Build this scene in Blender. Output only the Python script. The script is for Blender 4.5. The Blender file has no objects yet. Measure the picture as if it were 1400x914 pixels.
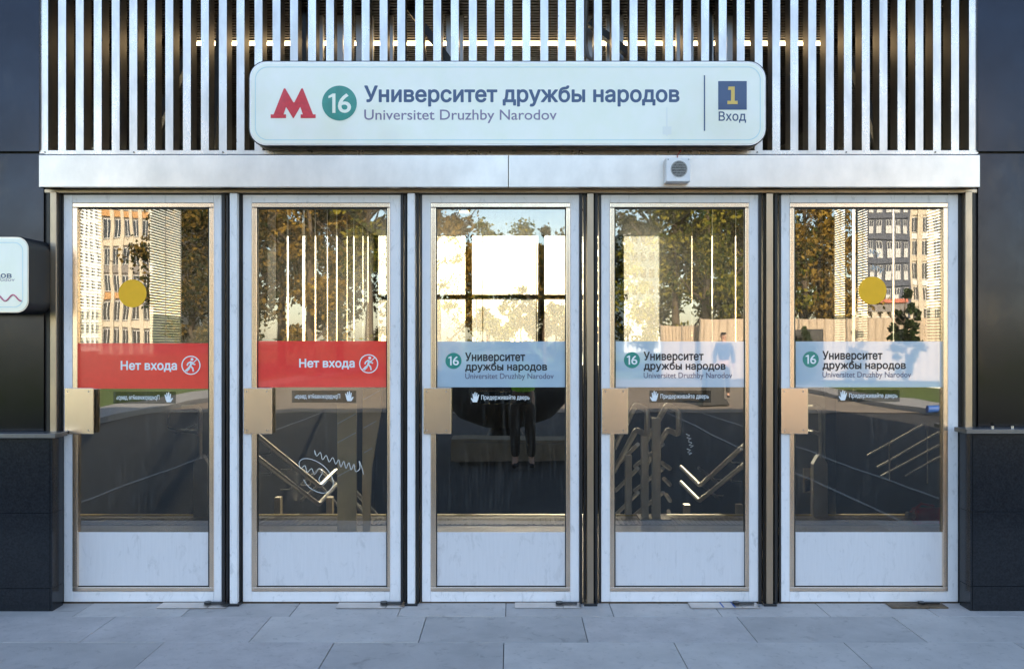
import bpy, bmesh, math, random
from mathutils import Vector, Matrix
from mathutils.geometry import delaunay_2d_cdt
random.seed(7)
S = bpy.context.scene
COL = S.collection
# ------------------------------------------------------------------ camera, world, sun, exposure
F, D, HZ, CH = 1227.0, 5.5, 468.0, 1.596      # focal length in photo pixels, distance to doors, horizon row, eye height
cam = bpy.data.cameras.new('camera'); co = bpy.data.objects.new('camera', cam); COL.objects.link(co)
co.location = (0, -D, CH); co.rotation_euler = (math.radians(90), 0, 0)
cam.sensor_width = 36; cam.lens = F/1400*36; cam.shift_y = (HZ-457)/1400
cam.clip_start = 0.02; cam.clip_end = 2000
S.camera = co
W = bpy.data.worlds.new('World'); S.world = W; W.use_nodes = True
nt = W.node_tree; nt.nodes.clear()
sk = nt.nodes.new('ShaderNodeTexSky'); sk.sky_type = 'NISHITA'; sk.sun_disc = False
SUN_EL, SUN_AZ = math.radians(21), math.radians(6)
sk.sun_elevation = SUN_EL; sk.sun_rotation = SUN_AZ; sk.dust_density = 1.0; sk.air_density = 1.0; sk.ozone_density = 2.5
bg = nt.nodes.new('ShaderNodeBackground'); bg.inputs[1].default_value = 0.132
wo = nt.nodes.new('ShaderNodeOutputWorld')
tn = nt.nodes.new('ShaderNodeMix'); tn.data_type = 'RGBA'; tn.blend_type = 'MULTIPLY'; tn.inputs['Factor'].default_value = 1; tn.inputs['B'].default_value = (1.12, 1.01, .92, 1)   # slightly warmer autumn air
nt.links.new(sk.outputs[0], tn.inputs['A']); nt.links.new(tn.outputs['Result'], bg.inputs[0]); nt.links.new(bg.outputs[0], wo.inputs[0])
sl = bpy.data.lights.new('sun', 'SUN'); sl.energy = 5.0; sl.angle = math.radians(0.5); sl.color = (1, .87, .68)
so = bpy.data.objects.new('sun', sl); COL.objects.link(so)
sd = Vector((-math.sin(SUN_AZ)*math.cos(SUN_EL), -math.cos(SUN_AZ)*math.cos(SUN_EL), -math.sin(SUN_EL)))
so.rotation_euler = sd.to_track_quat('-Z', 'Y').to_euler()
S.view_settings.view_transform = 'Standard'; S.view_settings.look = 'None'
S.view_settings.gamma = 1; S.view_settings.exposure = 2.15
S.render.engine = 'CYCLES'
S.cycles.max_bounces = 10; S.cycles.transparent_max_bounces = 24

# ------------------------------------------------------------------ materials
def mat(name, col, rough=.5, metal=0, spec=.5, coat=0, noise=0, nscale=8, bump=0, bscale=60, col2=None, emit=None, es=0, stretch=None, rnoise=0, dirt=0, dscale=14):
    m = bpy.data.materials.new(name); m.use_nodes = True
    n = m.node_tree.nodes; l = m.node_tree.links; p = n['Principled BSDF']
    p.inputs['Base Color'].default_value = (*col, 1); p.inputs['Roughness'].default_value = rough
    p.inputs['Metallic'].default_value = metal; p.inputs['Specular IOR Level'].default_value = spec
    p.inputs['Coat Weight'].default_value = coat; p.inputs['Coat Roughness'].default_value = .04
    if emit: p.inputs['Emission Color'].default_value = (*emit, 1); p.inputs['Emission Strength'].default_value = es
    tc = n.new('ShaderNodeNewGeometry'); src = tc.outputs['Position']
    if stretch:
        mp = n.new('ShaderNodeMapping'); mp.inputs['Scale'].default_value = stretch
        l.new(src, mp.inputs[0]); src = mp.outputs[0]
    if noise or col2:
        t = n.new('ShaderNodeTexNoise'); t.inputs['Scale'].default_value = nscale; t.inputs['Detail'].default_value = 8; t.inputs['Roughness'].default_value = .62
        l.new(src, t.inputs['Vector'])
        r = n.new('ShaderNodeValToRGB'); r.color_ramp.elements[0].position = .35; r.color_ramp.elements[1].position = .68
        c2 = col2 or tuple(max(0, c*(1-noise)) for c in col)
        r.color_ramp.elements[0].color = (*c2, 1); r.color_ramp.elements[1].color = (*col, 1)
        l.new(t.outputs[0], r.inputs[0]); l.new(r.outputs[0], p.inputs['Base Color'])
        if rnoise:
            mr = n.new('ShaderNodeMapRange'); mr.inputs['From Min'].default_value = .3; mr.inputs['From Max'].default_value = .7
            mr.inputs['To Min'].default_value = rough+rnoise; mr.inputs['To Max'].default_value = rough
            l.new(t.outputs[0], mr.inputs[0]); l.new(mr.outputs[0], p.inputs['Roughness'])
    if dirt:      # sparse smudges and scuffs with their own outline
        gp = n.new('ShaderNodeNewGeometry'); mq = n.new('ShaderNodeMapping'); mq.inputs['Scale'].default_value = (1, 1, .45); l.new(gp.outputs['Position'], mq.inputs[0])
        t3 = n.new('ShaderNodeTexNoise'); t3.inputs['Scale'].default_value = dscale; t3.inputs['Detail'].default_value = 10; t3.inputs['Roughness'].default_value = .7; t3.inputs['Distortion'].default_value = .6
        l.new(mq.outputs[0], t3.inputs['Vector'])
        r3 = n.new('ShaderNodeMapRange'); r3.inputs['From Min'].default_value = .55; r3.inputs['From Max'].default_value = .76; r3.inputs['To Max'].default_value = dirt
        l.new(t3.outputs[0], r3.inputs[0]); mc = n.new('ShaderNodeMix'); mc.data_type = 'RGBA'; mc.inputs['B'].default_value = (.09, .075, .06, 1)
        lk = p.inputs['Base Color'].links
        if lk: l.new(lk[0].from_socket, mc.inputs['A'])
        else: mc.inputs['A'].default_value = (*col, 1)
        l.new(r3.outputs[0], mc.inputs['Factor']); l.new(mc.outputs['Result'], p.inputs['Base Color'])
    if bump:
        t2 = n.new('ShaderNodeTexNoise'); t2.inputs['Scale'].default_value = bscale; t2.inputs['Detail'].default_value = 6
        l.new(src, t2.inputs['Vector'])
        b = n.new('ShaderNodeBump'); b.inputs['Strength'].default_value = bump; b.inputs['Distance'].default_value = .01
        l.new(t2.outputs[0], b.inputs['Height']); l.new(b.outputs[0], p.inputs['Normal'])
    return m
def glassmat(name, refl, tint, dust=.0):
    m = bpy.data.materials.new(name); m.use_nodes = True
    n = m.node_tree.nodes; l = m.node_tree.links; n.clear()
    o = n.new('ShaderNodeOutputMaterial'); t = n.new('ShaderNodeBsdfTransparent'); t.inputs[0].default_value = (*tint, 1)
    g = n.new('ShaderNodeBsdfGlossy'); g.inputs['Roughness'].default_value = .0; g.inputs[0].default_value = (1, 1, 1, 1)
    fr = n.new('ShaderNodeFresnel'); fr.inputs[0].default_value = 1.5
    mr = n.new('ShaderNodeMapRange'); mr.inputs['From Min'].default_value = .04; mr.inputs['To Min'].default_value = refl
    mx = n.new('ShaderNodeMixShader'); l.new(fr.outputs[0], mr.inputs[0]); l.new(mr.outputs[0], mx.inputs[0])
    l.new(t.outputs[0], mx.inputs[1]); l.new(g.outputs[0], mx.inputs[2])
    # a pane is never perfectly flat: very gentle waviness in its mirror image
    tc = n.new('ShaderNodeTexCoord'); nz = n.new('ShaderNodeTexNoise'); nz.inputs['Scale'].default_value = 3.0; nz.inputs['Detail'].default_value = 1
    l.new(tc.outputs['Object'], nz.inputs['Vector'])
    b = n.new('ShaderNodeBump'); b.inputs['Strength'].default_value = .045; b.inputs['Distance'].default_value = .01
    l.new(nz.outputs[0], b.inputs['Height']); l.new(b.outputs[0], g.inputs['Normal'])
    last = mx.outputs[0]
    if dust:
        df = n.new('ShaderNodeBsdfDiffuse'); df.inputs[0].default_value = (.6, .58, .55, 1)
        mp = n.new('ShaderNodeMapping'); mp.inputs['Scale'].default_value = (30, 30, 2.5); l.new(tc.outputs['Object'], mp.inputs[0])
        n2 = n.new('ShaderNodeTexNoise'); n2.inputs['Scale'].default_value = 2.5; n2.inputs['Detail'].default_value = 7
        l.new(mp.outputs[0], n2.inputs['Vector'])
        m2 = n.new('ShaderNodeMapRange'); m2.inputs['From Min'].default_value = .50; m2.inputs['From Max'].default_value = .74
        m2.inputs['To Min'].default_value = dust*.08; m2.inputs['To Max'].default_value = dust*2.2; l.new(n2.outputs[0], m2.inputs[0])
        ms = n.new('ShaderNodeMixShader'); l.new(m2.outputs[0], ms.inputs[0]); l.new(last, ms.inputs[1]); l.new(df.outputs[0], ms.inputs[2]); last = ms.outputs[0]
    l.new(last, o.inputs[0]); return m
def leafmat(name, c1, c2, c3):
    m = bpy.data.materials.new(name); m.use_nodes = True
    n = m.node_tree.nodes; l = m.node_tree.links; n.clear()
    o = n.new('ShaderNodeOutputMaterial'); df = n.new('ShaderNodeBsdfDiffuse'); tr = n.new('ShaderNodeBsdfTranslucent')
    mx = n.new('ShaderNodeMixShader'); mx.inputs[0].default_value = .4
    g = n.new('ShaderNodeNewGeometry'); r = n.new('ShaderNodeValToRGB'); e = r.color_ramp.elements
    e[0].position = .1; e[0].color = (*c1, 1); e[1].position = .9; e[1].color = (*c3, 1)
    k = e.new(.5); k.color = (*c2, 1)
    l.new(g.outputs['Random Per Island'], r.inputs[0])
    for x in (df, tr): l.new(r.outputs[0], x.inputs[0])
    l.new(df.outputs[0], mx.inputs[1]); l.new(tr.outputs[0], mx.inputs[2]); l.new(mx.outputs[0], o.inputs[0]); return m

M = {}
M['frame'] = mat('white_powder_coat', (.90, .86, .86), .38, noise=.1, nscale=5, rnoise=.12, stretch=(1, 1, .5), dirt=.4, dscale=26)
M['kick'] = mat('pale_panel', (.72, .69, .70), .4, noise=.05, nscale=14, stretch=(6, 1, .4), dirt=.3, dscale=16)
M['bead'] = mat('warm_brushed_steel', (.90, .72, .56), .24, 1, noise=.1, nscale=5, stretch=(2, 1, .6), rnoise=.03)
M['steel'] = mat('brushed_stainless_steel', (.72, .66, .62), .3, 1, noise=.2, nscale=3, stretch=(1.5, 1, 1), rnoise=.03)
M['alu'] = mat('anodised_aluminium', (.72, .67, .64), .25, .94, noise=.3, nscale=7, stretch=(1, 1, .35), rnoise=.06, bump=.05, bscale=14)
M['slatside'] = mat('shaded_slat_side', (.11, .105, .10), .42, .8, noise=.3, nscale=5, stretch=(1, 1, .3))  # aluminium slat sides; the dim interior they mirror is put into this dark colour
M['louvre'] = mat('slate_louvre', (.2, .24, .3), .5, .2)
M['postbead'] = mat('tan_steel_post', (.50, .40, .30), .3, 1, noise=.2, nscale=4, stretch=(2, 1, .5), rnoise=.1)
M['ledge'] = mat('ledge_metal', (.2, .2, .21), .35, .8, noise=.2)
M['postlit'] = mat('satin_steel_post', (.78, .74, .68), .38, .55, noise=.15)
M['alu2'] = mat('grey_aluminium', (.62, .64, .68), .4, .6)
M['dark_panel'] = mat('dark_glossy_panel', (.033, .034, .042), .11, 1, coat=.0, noise=.15, nscale=3, rnoise=.1, bump=.03, bscale=2, dirt=.25, dscale=4)
M['granite'] = mat('black_polished_granite', (.009, .010, .012), .12, 0, spec=.35, noise=.6, nscale=90, col2=(.018, .02, .025), rnoise=.1)
M['black'] = mat('black_rubber', (.012, .012, .014), .45)
M['blackmetal'] = mat('black_painted_metal', (.015, .015, .017), .35, noise=.3)
M['rust'] = mat('worn_threshold_steel', (.22, .15, .09), .55, .5, noise=.5, nscale=30)
M['glass'] = glassmat('door_glass', .15, (.80, .79, .75), .014)
M['glass2'] = glassmat('clear_glass', .06, (.9, .92, .9))
def dust_glare(m, amt):      # dirty pane: translucent dust layer, added to veil the park beyond in glare
    n = m.node_tree.nodes; l = m.node_tree.links; o = [q for q in n if q.type == 'OUTPUT_MATERIAL'][0]; src = o.inputs[0].links[0].from_socket
    tr = n.new('ShaderNodeBsdfTranslucent'); tr.inputs[0].default_value = (.9, .88, .8, 1); mx = n.new('ShaderNodeMixShader'); mx.inputs[0].default_value = amt
    l.new(src, mx.inputs[1]); l.new(tr.outputs[0], mx.inputs[2]); l.new(mx.outputs[0], o.inputs[0])
dust_glare(M['glass2'], .12)
M['red'] = mat('red_film', (.95, .04, .04), .2, coat=.2, noise=.07, nscale=30)
M['blue'] = mat('pale_blue_film', (.50, .62, .72), .12, coat=.8, noise=.05, nscale=6)
def laminate(m, k):
    n = m.node_tree.nodes; l = m.node_tree.links; o = [q for q in n if q.type == 'OUTPUT_MATERIAL'][0]; src = o.inputs[0].links[0].from_socket
    g = n.new('ShaderNodeBsdfGlossy'); g.inputs['Roughness'].default_value = .02; mx = n.new('ShaderNodeMixShader'); mx.inputs[0].default_value = k
    l.new(src, mx.inputs[1]); l.new(g.outputs[0], mx.inputs[2]); l.new(mx.outputs[0], o.inputs[0])
laminate(M['blue'], .15); laminate(M['red'], .04)
M['white'] = mat('white_print', (.85, .85, .85), .4)
M['ink'] = mat('black_print', (.012, .014, .02), .35)
M['ink2'] = mat('grey_print', (.12, .11, .17), .4)
M['green'] = mat('teal_print', (.03, .27, .22), .2, noise=.1, nscale=20)
M['yellow'] = mat('yellow_film', (1, .50, .002), .5, noise=.05, nscale=20)
M['tag'] = glassmat('clear_label_film', .06, (.5, .52, .5), .05)
M['navy'] = mat('navy_print', (.035, .07, .17), .3, coat=.3)
M['mauve'] = mat('mauve_print', (.21, .16, .27), .3, coat=.3)
M['signface'] = mat('sign_glass_face', (.95, .91, .84), .1, coat=.4, noise=.06, nscale=3, col2=(.90, .89, .74), dirt=.05, dscale=3)
M['signline'] = mat('sign_groove', (.6, .74, .76), .2)
M['signstain'] = mat('sign_stain', (.84, .83, .77), .25)
M['signred'] = mat('sign_red', (.75, .02, .04), .3, coat=.3, noise=.2, nscale=60)
M['signteal'] = mat('sign_teal', (.03, .30, .24), .3, coat=.3, noise=.25, nscale=18)
M['gold'] = mat('sign_gold', (.75, .5, .12), .3)
M['pink'] = mat('pink_print', (.62, .16, .24), .4)
M['slab'] = mat('grey_paving_slab', (.60, .54, .50), .5, noise=.16, nscale=3.5, bump=.15, bscale=160, rnoise=.2, dirt=.5, dscale=22)
M['slab2'] = mat('grey_paving_slab_cool', (.57, .51, .48), .55, noise=.18, nscale=5, bump=.15, bscale=160, rnoise=.2, dirt=.5, dscale=30)
M['slab3'] = mat('grey_paving_slab_worn', (.53, .48, .45), .5, noise=.22, nscale=2.5, bump=.2, bscale=120, rnoise=.2, dirt=.6, dscale=9)
M['joint'] = mat('joint_mortar', (.09, .09, .09), .9)
M['asphalt'] = mat('asphalt', (.055, .052, .05), .85, noise=.3, nscale=.6, bump=.3, bscale=40)
M['grass'] = mat('grass', (.13, .19, .02), .9, noise=.5, nscale=1.5, bump=.6, bscale=30)
M['kerb'] = mat('kerb_concrete', (.42, .40, .37), .8, noise=.2)
M['floor'] = mat('tan_floor_tile', (.62, .50, .36), .4, noise=.2, nscale=10)
M['tactile'] = mat('tactile_tile', (.46, .38, .27), .5, noise=.2, nscale=10)
M['yline'] = mat('yellow_line', (.6, .42, .05), .5)
M['darkstone'] = mat('dark_stone_wall', (.03, .03, .033), .4, noise=.4, nscale=5)
M['step'] = mat('dark_step_stone', (.05, .05, .055), .45, noise=.3)
M['wallin'] = mat('dark_bronze_panel', (.016, .014, .012), .6, 0, spec=.2, noise=.2)
M['ceil'] = mat('ceiling_slat_metal', (.09, .085, .08), .45, .5)
M['soffit'] = mat('soffit', (.22, .23, .24), .6)
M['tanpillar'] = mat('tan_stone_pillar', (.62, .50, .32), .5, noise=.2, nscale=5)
M['rail'] = mat('polished_rail_steel', (.86, .82, .76), .3, .6)
M['postm'] = mat('brushed_post_steel', (.42, .40, .38), .35, .8, noise=.2)
M['led'] = mat('led_light', (1, .9, .7), .5, emit=(1, .70, .36), es=4)
M['conduit'] = mat('grey_conduit', (.35, .34, .32), .45, .3)
M['bark'] = mat('bark', (.12, .085, .055), .9, noise=.5, bump=.5)
M['birch'] = mat('pale_bark', (.42, .38, .33), .9, noise=.6, nscale=20)
M['leaf_g'] = leafmat('leaves_green_gold', (.025, .045, .008), (.10, .115, .015), (.30, .25, .03))
M['leaf_o'] = leafmat('leaves_autumn', (.05, .045, .012), (.20, .12, .02), (.36, .23, .045))
M['leaf_b'] = leafmat('leaves_brown_green', (.015, .025, .008), (.06, .055, .015), (.22, .14, .03))
M['leaf_d'] = leafmat('leaves_dark', (.02, .04, .015), (.035, .06, .02), (.06, .08, .03))
M['leaf_y'] = leafmat('leaves_haze_pale', (.20, .22, .05), (.35, .34, .08), (.5, .42, .12))  # light yellow birch leaves, bleached further by park haze put into the colour
M['fence'] = mat('beige_sheet_metal', (.44, .34, .24), .6, noise=.12, nscale=2)
M['fpost'] = mat('fence_post', (.2, .16, .12), .6)
M['cream'] = mat('cream_cladding', (.52, .45, .35), .7, noise=.1)
M['ochre'] = mat('ochre_cladding', (.46, .25, .10), .7, noise=.1)
M['greyb'] = mat('grey_cladding', (.19, .17, .16), .7)
M['whiteb'] = mat('white_cladding', (.66, .66, .64), .7, noise=.1)
M['navyb'] = mat('slate_cladding', (.05, .06, .09), .6)
M['slatewin'] = mat('pale_sky_window', (.5, .5, .5), .6)  # sky reflection on the panes is put into this shared pale frame colour
M['redroof'] = mat('red_roof', (.42, .13, .08), .7)
M['pane'] = mat('window_pane', (.03, .035, .045), .08, 0, coat=.5)
M['skin'] = mat('skin', (.50, .30, .21), .5)
M['cloth_b'] = mat('black_cloth', (.02, .02, .024), .85, bump=.2)
M['cloth_n'] = mat('blue_jacket_cloth', (.022, .035, .065), .85, bump=.2)
M['cloth_g'] = mat('brown_jacket_cloth', (.10, .085, .06), .85, bump=.2)
M['vest'] = mat('hi_vis_green', (.35, .85, .03), .7)
M['jeans'] = mat('dark_trousers', (.035, .03, .028), .85)
M['hair'] = mat('dark_hair', (.02, .014, .01), .6)
M['ext'] = mat('fire_red', (.45, .02, .02), .35)
M['wire'] = mat('red_wire', (.35, .01, .02), .5)
M['scratch'] = mat('white_marker', (.75, .74, .7), .6)
M['bluebar'] = mat('blue_plastic', (.03, .1, .35), .5)
M['bowl'] = mat('dark_bowl', (.035, .04, .048), .4)
M['bench'] = mat('tan_bench', (.42, .34, .24), .6, noise=.2)

# ------------------------------------------------------------------ helpers
OR = {}
def org(o): return OR.get(o.name, Vector((0, 0, 0))) if o else Vector((0, 0, 0))
def tag(o, label=None, cat=None, group=None, kind=None):
    if label: o['label'] = label
    if cat: o['category'] = cat
    if group: o['group'] = group
    if kind: o['kind'] = kind
    return o
def thing(name, label, cat, loc=(0, 0, 0), group=None, kind=None):
    o = bpy.data.objects.new(name, None); COL.objects.link(o); o.location = loc; o.empty_display_size = .1
    OR[o.name] = Vector(loc); return tag(o, label, cat, group, kind)
def P(px, py, y=0.0):
    k = (D+y)/F; return Vector(((px-700)*k, y, CH+(HZ-py)*k))
class MB:
    def __init__(s): s.v = []; s.f = []; s.sm = []
    def add(s, vs, fs, smooth=False):
        b = len(s.v); s.v += [Vector(v) for v in vs]; s.f += [tuple(b+i for i in f) for f in fs]; s.sm += [smooth]*len(fs); return s
    def box(s, a, b):
        x0, x1 = sorted((a[0], b[0])); y0, y1 = sorted((a[1], b[1])); z0, z1 = sorted((a[2], b[2]))
        return s.add([(x0,y0,z0),(x1,y0,z0),(x1,y1,z0),(x0,y1,z0),(x0,y0,z1),(x1,y0,z1),(x1,y1,z1),(x0,y1,z1)],
            [(0,3,2,1),(4,5,6,7),(0,1,5,4),(1,2,6,5),(2,3,7,6),(3,0,4,7)])
    def pbox(s, x0, y0, x1, y1, fr, bk):       # photo rectangle seen at depth fr, extruded back to depth bk
        a = P(x0, y1, fr); b = P(x1, y0, fr); return s.box((a.x, fr, a.z), (b.x, bk, b.z))
    def prism(s, poly, fr, bk):                # poly of (x,z) world, extruded along y
        n = len(poly)
        if sum(poly[i][0]*poly[(i+1) % n][1]-poly[(i+1) % n][0]*poly[i][1] for i in range(n)) < 0: poly = poly[::-1]
        return s.add([(x, fr, z) for x, z in poly]+[(x, bk, z) for x, z in poly],
            [tuple(range(n)), tuple(range(2*n-1, n-1, -1))]+[(i, n+i, n+(i+1) % n, (i+1) % n) for i in range(n)])
    def pprism(s, pts, fr, bk): return s.prism([(P(x, y, fr).x, P(x, y, fr).z) for x, y in pts], fr, bk)
    def tube(s, pts, r, seg=10, r2=None):
        pts = [Vector(p) for p in pts]; n = len(pts); rings = []
        up = None
        for i, p in enumerate(pts):
            t = (pts[min(i+1, n-1)]-pts[max(i-1, 0)]).normalized()
            if up is None:
                up = Vector((0, 0, 1)) if abs(t.z) < .9 else Vector((0, 1, 0))
            a = t.cross(up).normalized(); b = a.cross(t).normalized(); up = b
            rr = r if r2 is None else r+(r2-r)*i/max(1, n-1)
            rings.append([p+a*math.cos(2*math.pi*k/seg)*rr+b*math.sin(2*math.pi*k/seg)*rr for k in range(seg)])
        vs = [v for R_ in rings for v in R_]
        fs = [(i*seg+k, i*seg+(k+1) % seg, (i+1)*seg+(k+1) % seg, (i+1)*seg+k) for i in range(n-1) for k in range(seg)]
        s.add(vs, fs, True)
        s.add(rings[0], [tuple(range(seg))[::-1]]); s.add(rings[-1], [tuple(range(seg))]); return s
    def lathe(s, prof, c, seg=24):             # prof of (r,z)
        vs = [(c[0]+r*math.cos(2*math.pi*k/seg), c[1]+r*math.sin(2*math.pi*k/seg), c[2]+z) for r, z in prof for k in range(seg)]
        fs = [(i*seg+k, i*seg+(k+1) % seg, (i+1)*seg+(k+1) % seg, (i+1)*seg+k) for i in range(len(prof)-1) for k in range(seg)]
        return s.add(vs, fs, True)
    def disc(s, px, py, rpx, fr, bk, seg=40, hole=0):
        c = P(px, py, fr); k = (D+fr)/F
        if not hole:
            return s.prism([(c.x+rpx*k*math.cos(t*2*math.pi/seg), c.z+rpx*k*math.sin(t*2*math.pi/seg)) for t in range(seg)], fr, bk)
        vs = []; fs = []
        for rr, yy in ((rpx, fr), (hole, fr), (hole, bk), (rpx, bk)):
            vs += [(c.x+rr*k*math.cos(t*2*math.pi/seg), yy, c.z+rr*k*math.sin(t*2*math.pi/seg)) for t in range(seg)]
        for q in range(4):
            q2 = (q+1) % 4
            fs += [(q*seg+t, q2*seg+t, q2*seg+(t+1) % seg, q*seg+(t+1) % seg) for t in range(seg)]
        return s.add(vs, fs)
    def mesh(s, name, m, o=Vector((0, 0, 0))):
        me = bpy.data.meshes.new(name); me.from_pydata([v-o for v in s.v], [], s.f)
        me.polygons.foreach_set('use_smooth', s.sm); 
        for q in (m if isinstance(m, list) else [m]): me.materials.append(q)
        me.update(); return me
    def build(s, name, m, parent=None, bevel=0):
        o = bpy.data.objects.new(name, s.mesh(name, m, org(parent))); COL.objects.link(o)
        if parent: o.parent = parent
        OR[o.name] = org(parent).copy()
        if bevel:
            b = o.modifiers.new('bevel', 'BEVEL'); b.width = bevel; b.segments = 2; b.limit_method = 'ANGLE'
        return o
def inst(src, loc, parent=None, name=None):
    o = src.copy(); COL.objects.link(o); o.location = loc; o.parent = parent if parent else src.parent; OR[o.name] = org(o.parent).copy(); return o
def copy_tree(o, parent=None):
    c = o.copy(); COL.objects.link(c)
    if parent: c.parent = parent
    for ch in [q for q in bpy.data.objects if q.parent == o]: copy_tree(ch, c)
    return c
def rrect(x0, y0, x1, y1, r, n=8):
    pts = []
    for cx, cy, a0 in ((x1-r, y0+r, -90), (x1-r, y1-r, 0), (x0+r, y1-r, 90), (x0+r, y0+r, 180)):
        for k in range(n+1):
            a = math.radians(a0+90*k/n); pts.append((cx+r*math.cos(a), cy+r*math.sin(a)))
    return pts
def text(body, box, y, m, parent, name='lettering', bold=0.0, mirror=False, th=.0003):
    """flat print fitted to a photo rectangle (x0,y0,x1,y1) at depth y; bold = stroke added round each glyph edge (em)"""
    c = bpy.data.curves.new(name, 'FONT'); c.body = body; c.size = 1; c.resolution_u = 4; c.fill_mode = 'NONE'
    t = bpy.data.objects.new(name, c); COL.objects.link(t)
    dg = bpy.context.evaluated_depsgraph_get()
    src = bpy.data.meshes.new_from_object(t.evaluated_get(dg)); bpy.data.objects.remove(t); bpy.data.curves.remove(c)
    nxt = {e.vertices[0]: e.vertices[1] for e in src.edges}; co_ = [Vector((v.co.x, v.co.y)) for v in src.vertices]; bpy.data.meshes.remove(src)
    loops = []; seen = set()
    for v0 in list(nxt):
        if v0 in seen: continue
        lp_ = []; x = v0
        while x is not None and x not in seen: seen.add(x); lp_.append(x); x = nxt.get(x)
        q = []
        for i_ in lp_:
            if not q or (co_[i_]-q[-1]).length > 2e-4: q.append(co_[i_])
        if len(q) > 2: loops.append(q)
    V2 = []; E2 = []
    for q in loops:
        b0 = len(V2); V2 += q; E2 += [(b0+i, b0+(i+1) % len(q)) for i in range(len(q))]
    cv, ce_, cf, _, _, _ = delaunay_2d_cdt(V2, E2, [], 0, 1e-5)
    def wind(p):
        w = 0
        for q in loops:
            for i in range(len(q)):
                p1, p2 = q[i], q[(i+1) % len(q)]
                if (p1.y <= p.y) != (p2.y <= p.y):
                    if p1.x+(p.y-p1.y)*(p2.x-p1.x)/(p2.y-p1.y) > p.x: w += 1 if p2.y > p1.y else -1
        return w
    bm = bmesh.new(); bv = [bm.verts.new((p.x, p.y, 0)) for p in cv]
    for f in cf:
        if len(f) == 3 and wind((cv[f[0]]+cv[f[1]]+cv[f[2]])/3) != 0:
            try: bm.faces.new([bv[i] for i in f])
            except ValueError: pass
    for v in [v for v in bm.verts if not v.link_faces]: bm.verts.remove(v)
    bm.verts.index_update(); bmesh.ops.recalc_face_normals(bm, faces=bm.faces[:])
    vs = [(v.co.x, v.co.y, 0) for v in bm.verts]; fs = [tuple(v.index for v in f.verts) for f in bm.faces]
    rnd = random.Random(3)
    if bold:
        for e in bm.edges:
            if len(e.link_faces) != 1: continue
            p, q = e.verts[0].co, e.verts[1].co; d = (q-p); L = d.length
            if L < 1e-6: continue
            d = d/L; n_ = Vector((-d.y, d.x, 0))*bold; h = rnd.uniform(.1, 1); b = len(vs); k = bold
            ring = []
            for cc, a0 in ((q, math.atan2(d.y, d.x)), (p, math.atan2(-d.y, -d.x))):
                for j in range(5):
                    a = a0-math.pi/2+math.pi*j/4; ring.append((cc.x+math.cos(a)*k, cc.y+math.sin(a)*k, h))
            vs += ring; fs.append(tuple(range(b, b+10)))
    bm.free()
    xs = [v[0] for v in vs]; yz = [v[1] for v in vs]
    a = P(box[0], box[3], y); b = P(box[2], box[1], y); x0, x1, y0, y1 = min(xs), max(xs), min(yz), max(yz)
    o_ = org(parent); out = []
    for vx, vy, h in vs:
        u = (vx-x0)/(x1-x0); w = (vy-y0)/(y1-y0)
        if mirror: u = 1-u
        out.append(Vector((a.x+(b.x-a.x)*u, y-th*(1+h), a.z+(b.z-a.z)*w))-o_)
    me = bpy.data.meshes.new(name); me.from_pydata(out, [], [f if not mirror else f[::-1] for f in fs]); me.materials.append(m); me.update()
    o = bpy.data.objects.new(name, me); COL.objects.link(o); o.parent = parent; OR[o.name] = o_.copy(); return o

# ================================================================== SETTING: ground
def flat(name, x0, x1, y0, y1, z, m, kind='structure', n=1, fz=None):
    mb = MB(); vs = []; fs = []
    for j in range(n+1):
        for i in range(n+1):
            x = x0+(x1-x0)*i/n; y = y0+(y1-y0)*j/n; vs.append((x, y, z+(fz(x, y) if fz else 0)))
    for j in range(n):
        for i in range(n): q = j*(n+1)+i; fs.append((q, q+1, q+n+2, q+n+1))
    mb.add(vs, fs, bool(fz)); o = mb.build(name, m); o['kind'] = kind; return o
flat('ground', -1500, 1500, -1500, 3.0, -.05, M['grass'])
flat('road', -8.6, 9.7, -30, 1.4, -.035, M['asphalt'])
flat('ground', -1500, -4.75, 3.0, 1500, -.05, M['grass'])
flat('ground', 4.95, 1500, 3.0, 1500, -.05, M['grass'])
flat('terrace', -14, 14, 12.6, 44, .46, M['kerb'])
o = flat('lawn', -60, 60, 44, 600, .47, M['grass'])
for sx in (-1, 1):
    flat('grass_bank', *sorted((sx*9.0, sx*60)), 1.6, 60, 0, M['grass'], n=24, fz=lambda x, y: 3.4*min(1, max(0, (abs(x)-9)/14))+.25*math.sin(x*.5)*math.sin(y*.4)-.02)
M['bounce_plaza'] = mat('bounce_plaza_paving', (.34, .27, .20), .8, noise=.25, nscale=.8)  # sunlit road end given a lighter, warmer colour to bounce light on the facade
for jx in (-4.4, 3.55, 4.45):
    MB().box((jx-.02, -30, -.034), (jx+.02, -2.6, -.028)).build('joint_strip', M['kerb'])['kind'] = 'structure'
flat('bounce_plaza', -8.3, 9.4, -34, -15.2, -.02, M['bounce_plaza']); flat('side_path', -10.2, -8.61, -60, -.4, .02, M['kerb']); flat('side_path', 9.71, 11.2, -60, -.4, .02, M['kerb'])
cb = thing('kerb', None, None, kind='structure')
for k in range(40):
    MB().box((-8.6, -1-k*1.0, -.04), (-8.35, -1.985+.0-k*1.0+.0, .09)).build('kerb_stone', M['kerb'], cb)
    MB().box((9.45, -1-k*1.0, -.04), (9.7, -1.985-k*1.0, .09)).build('kerb_stone', M['kerb'], cb)
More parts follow.
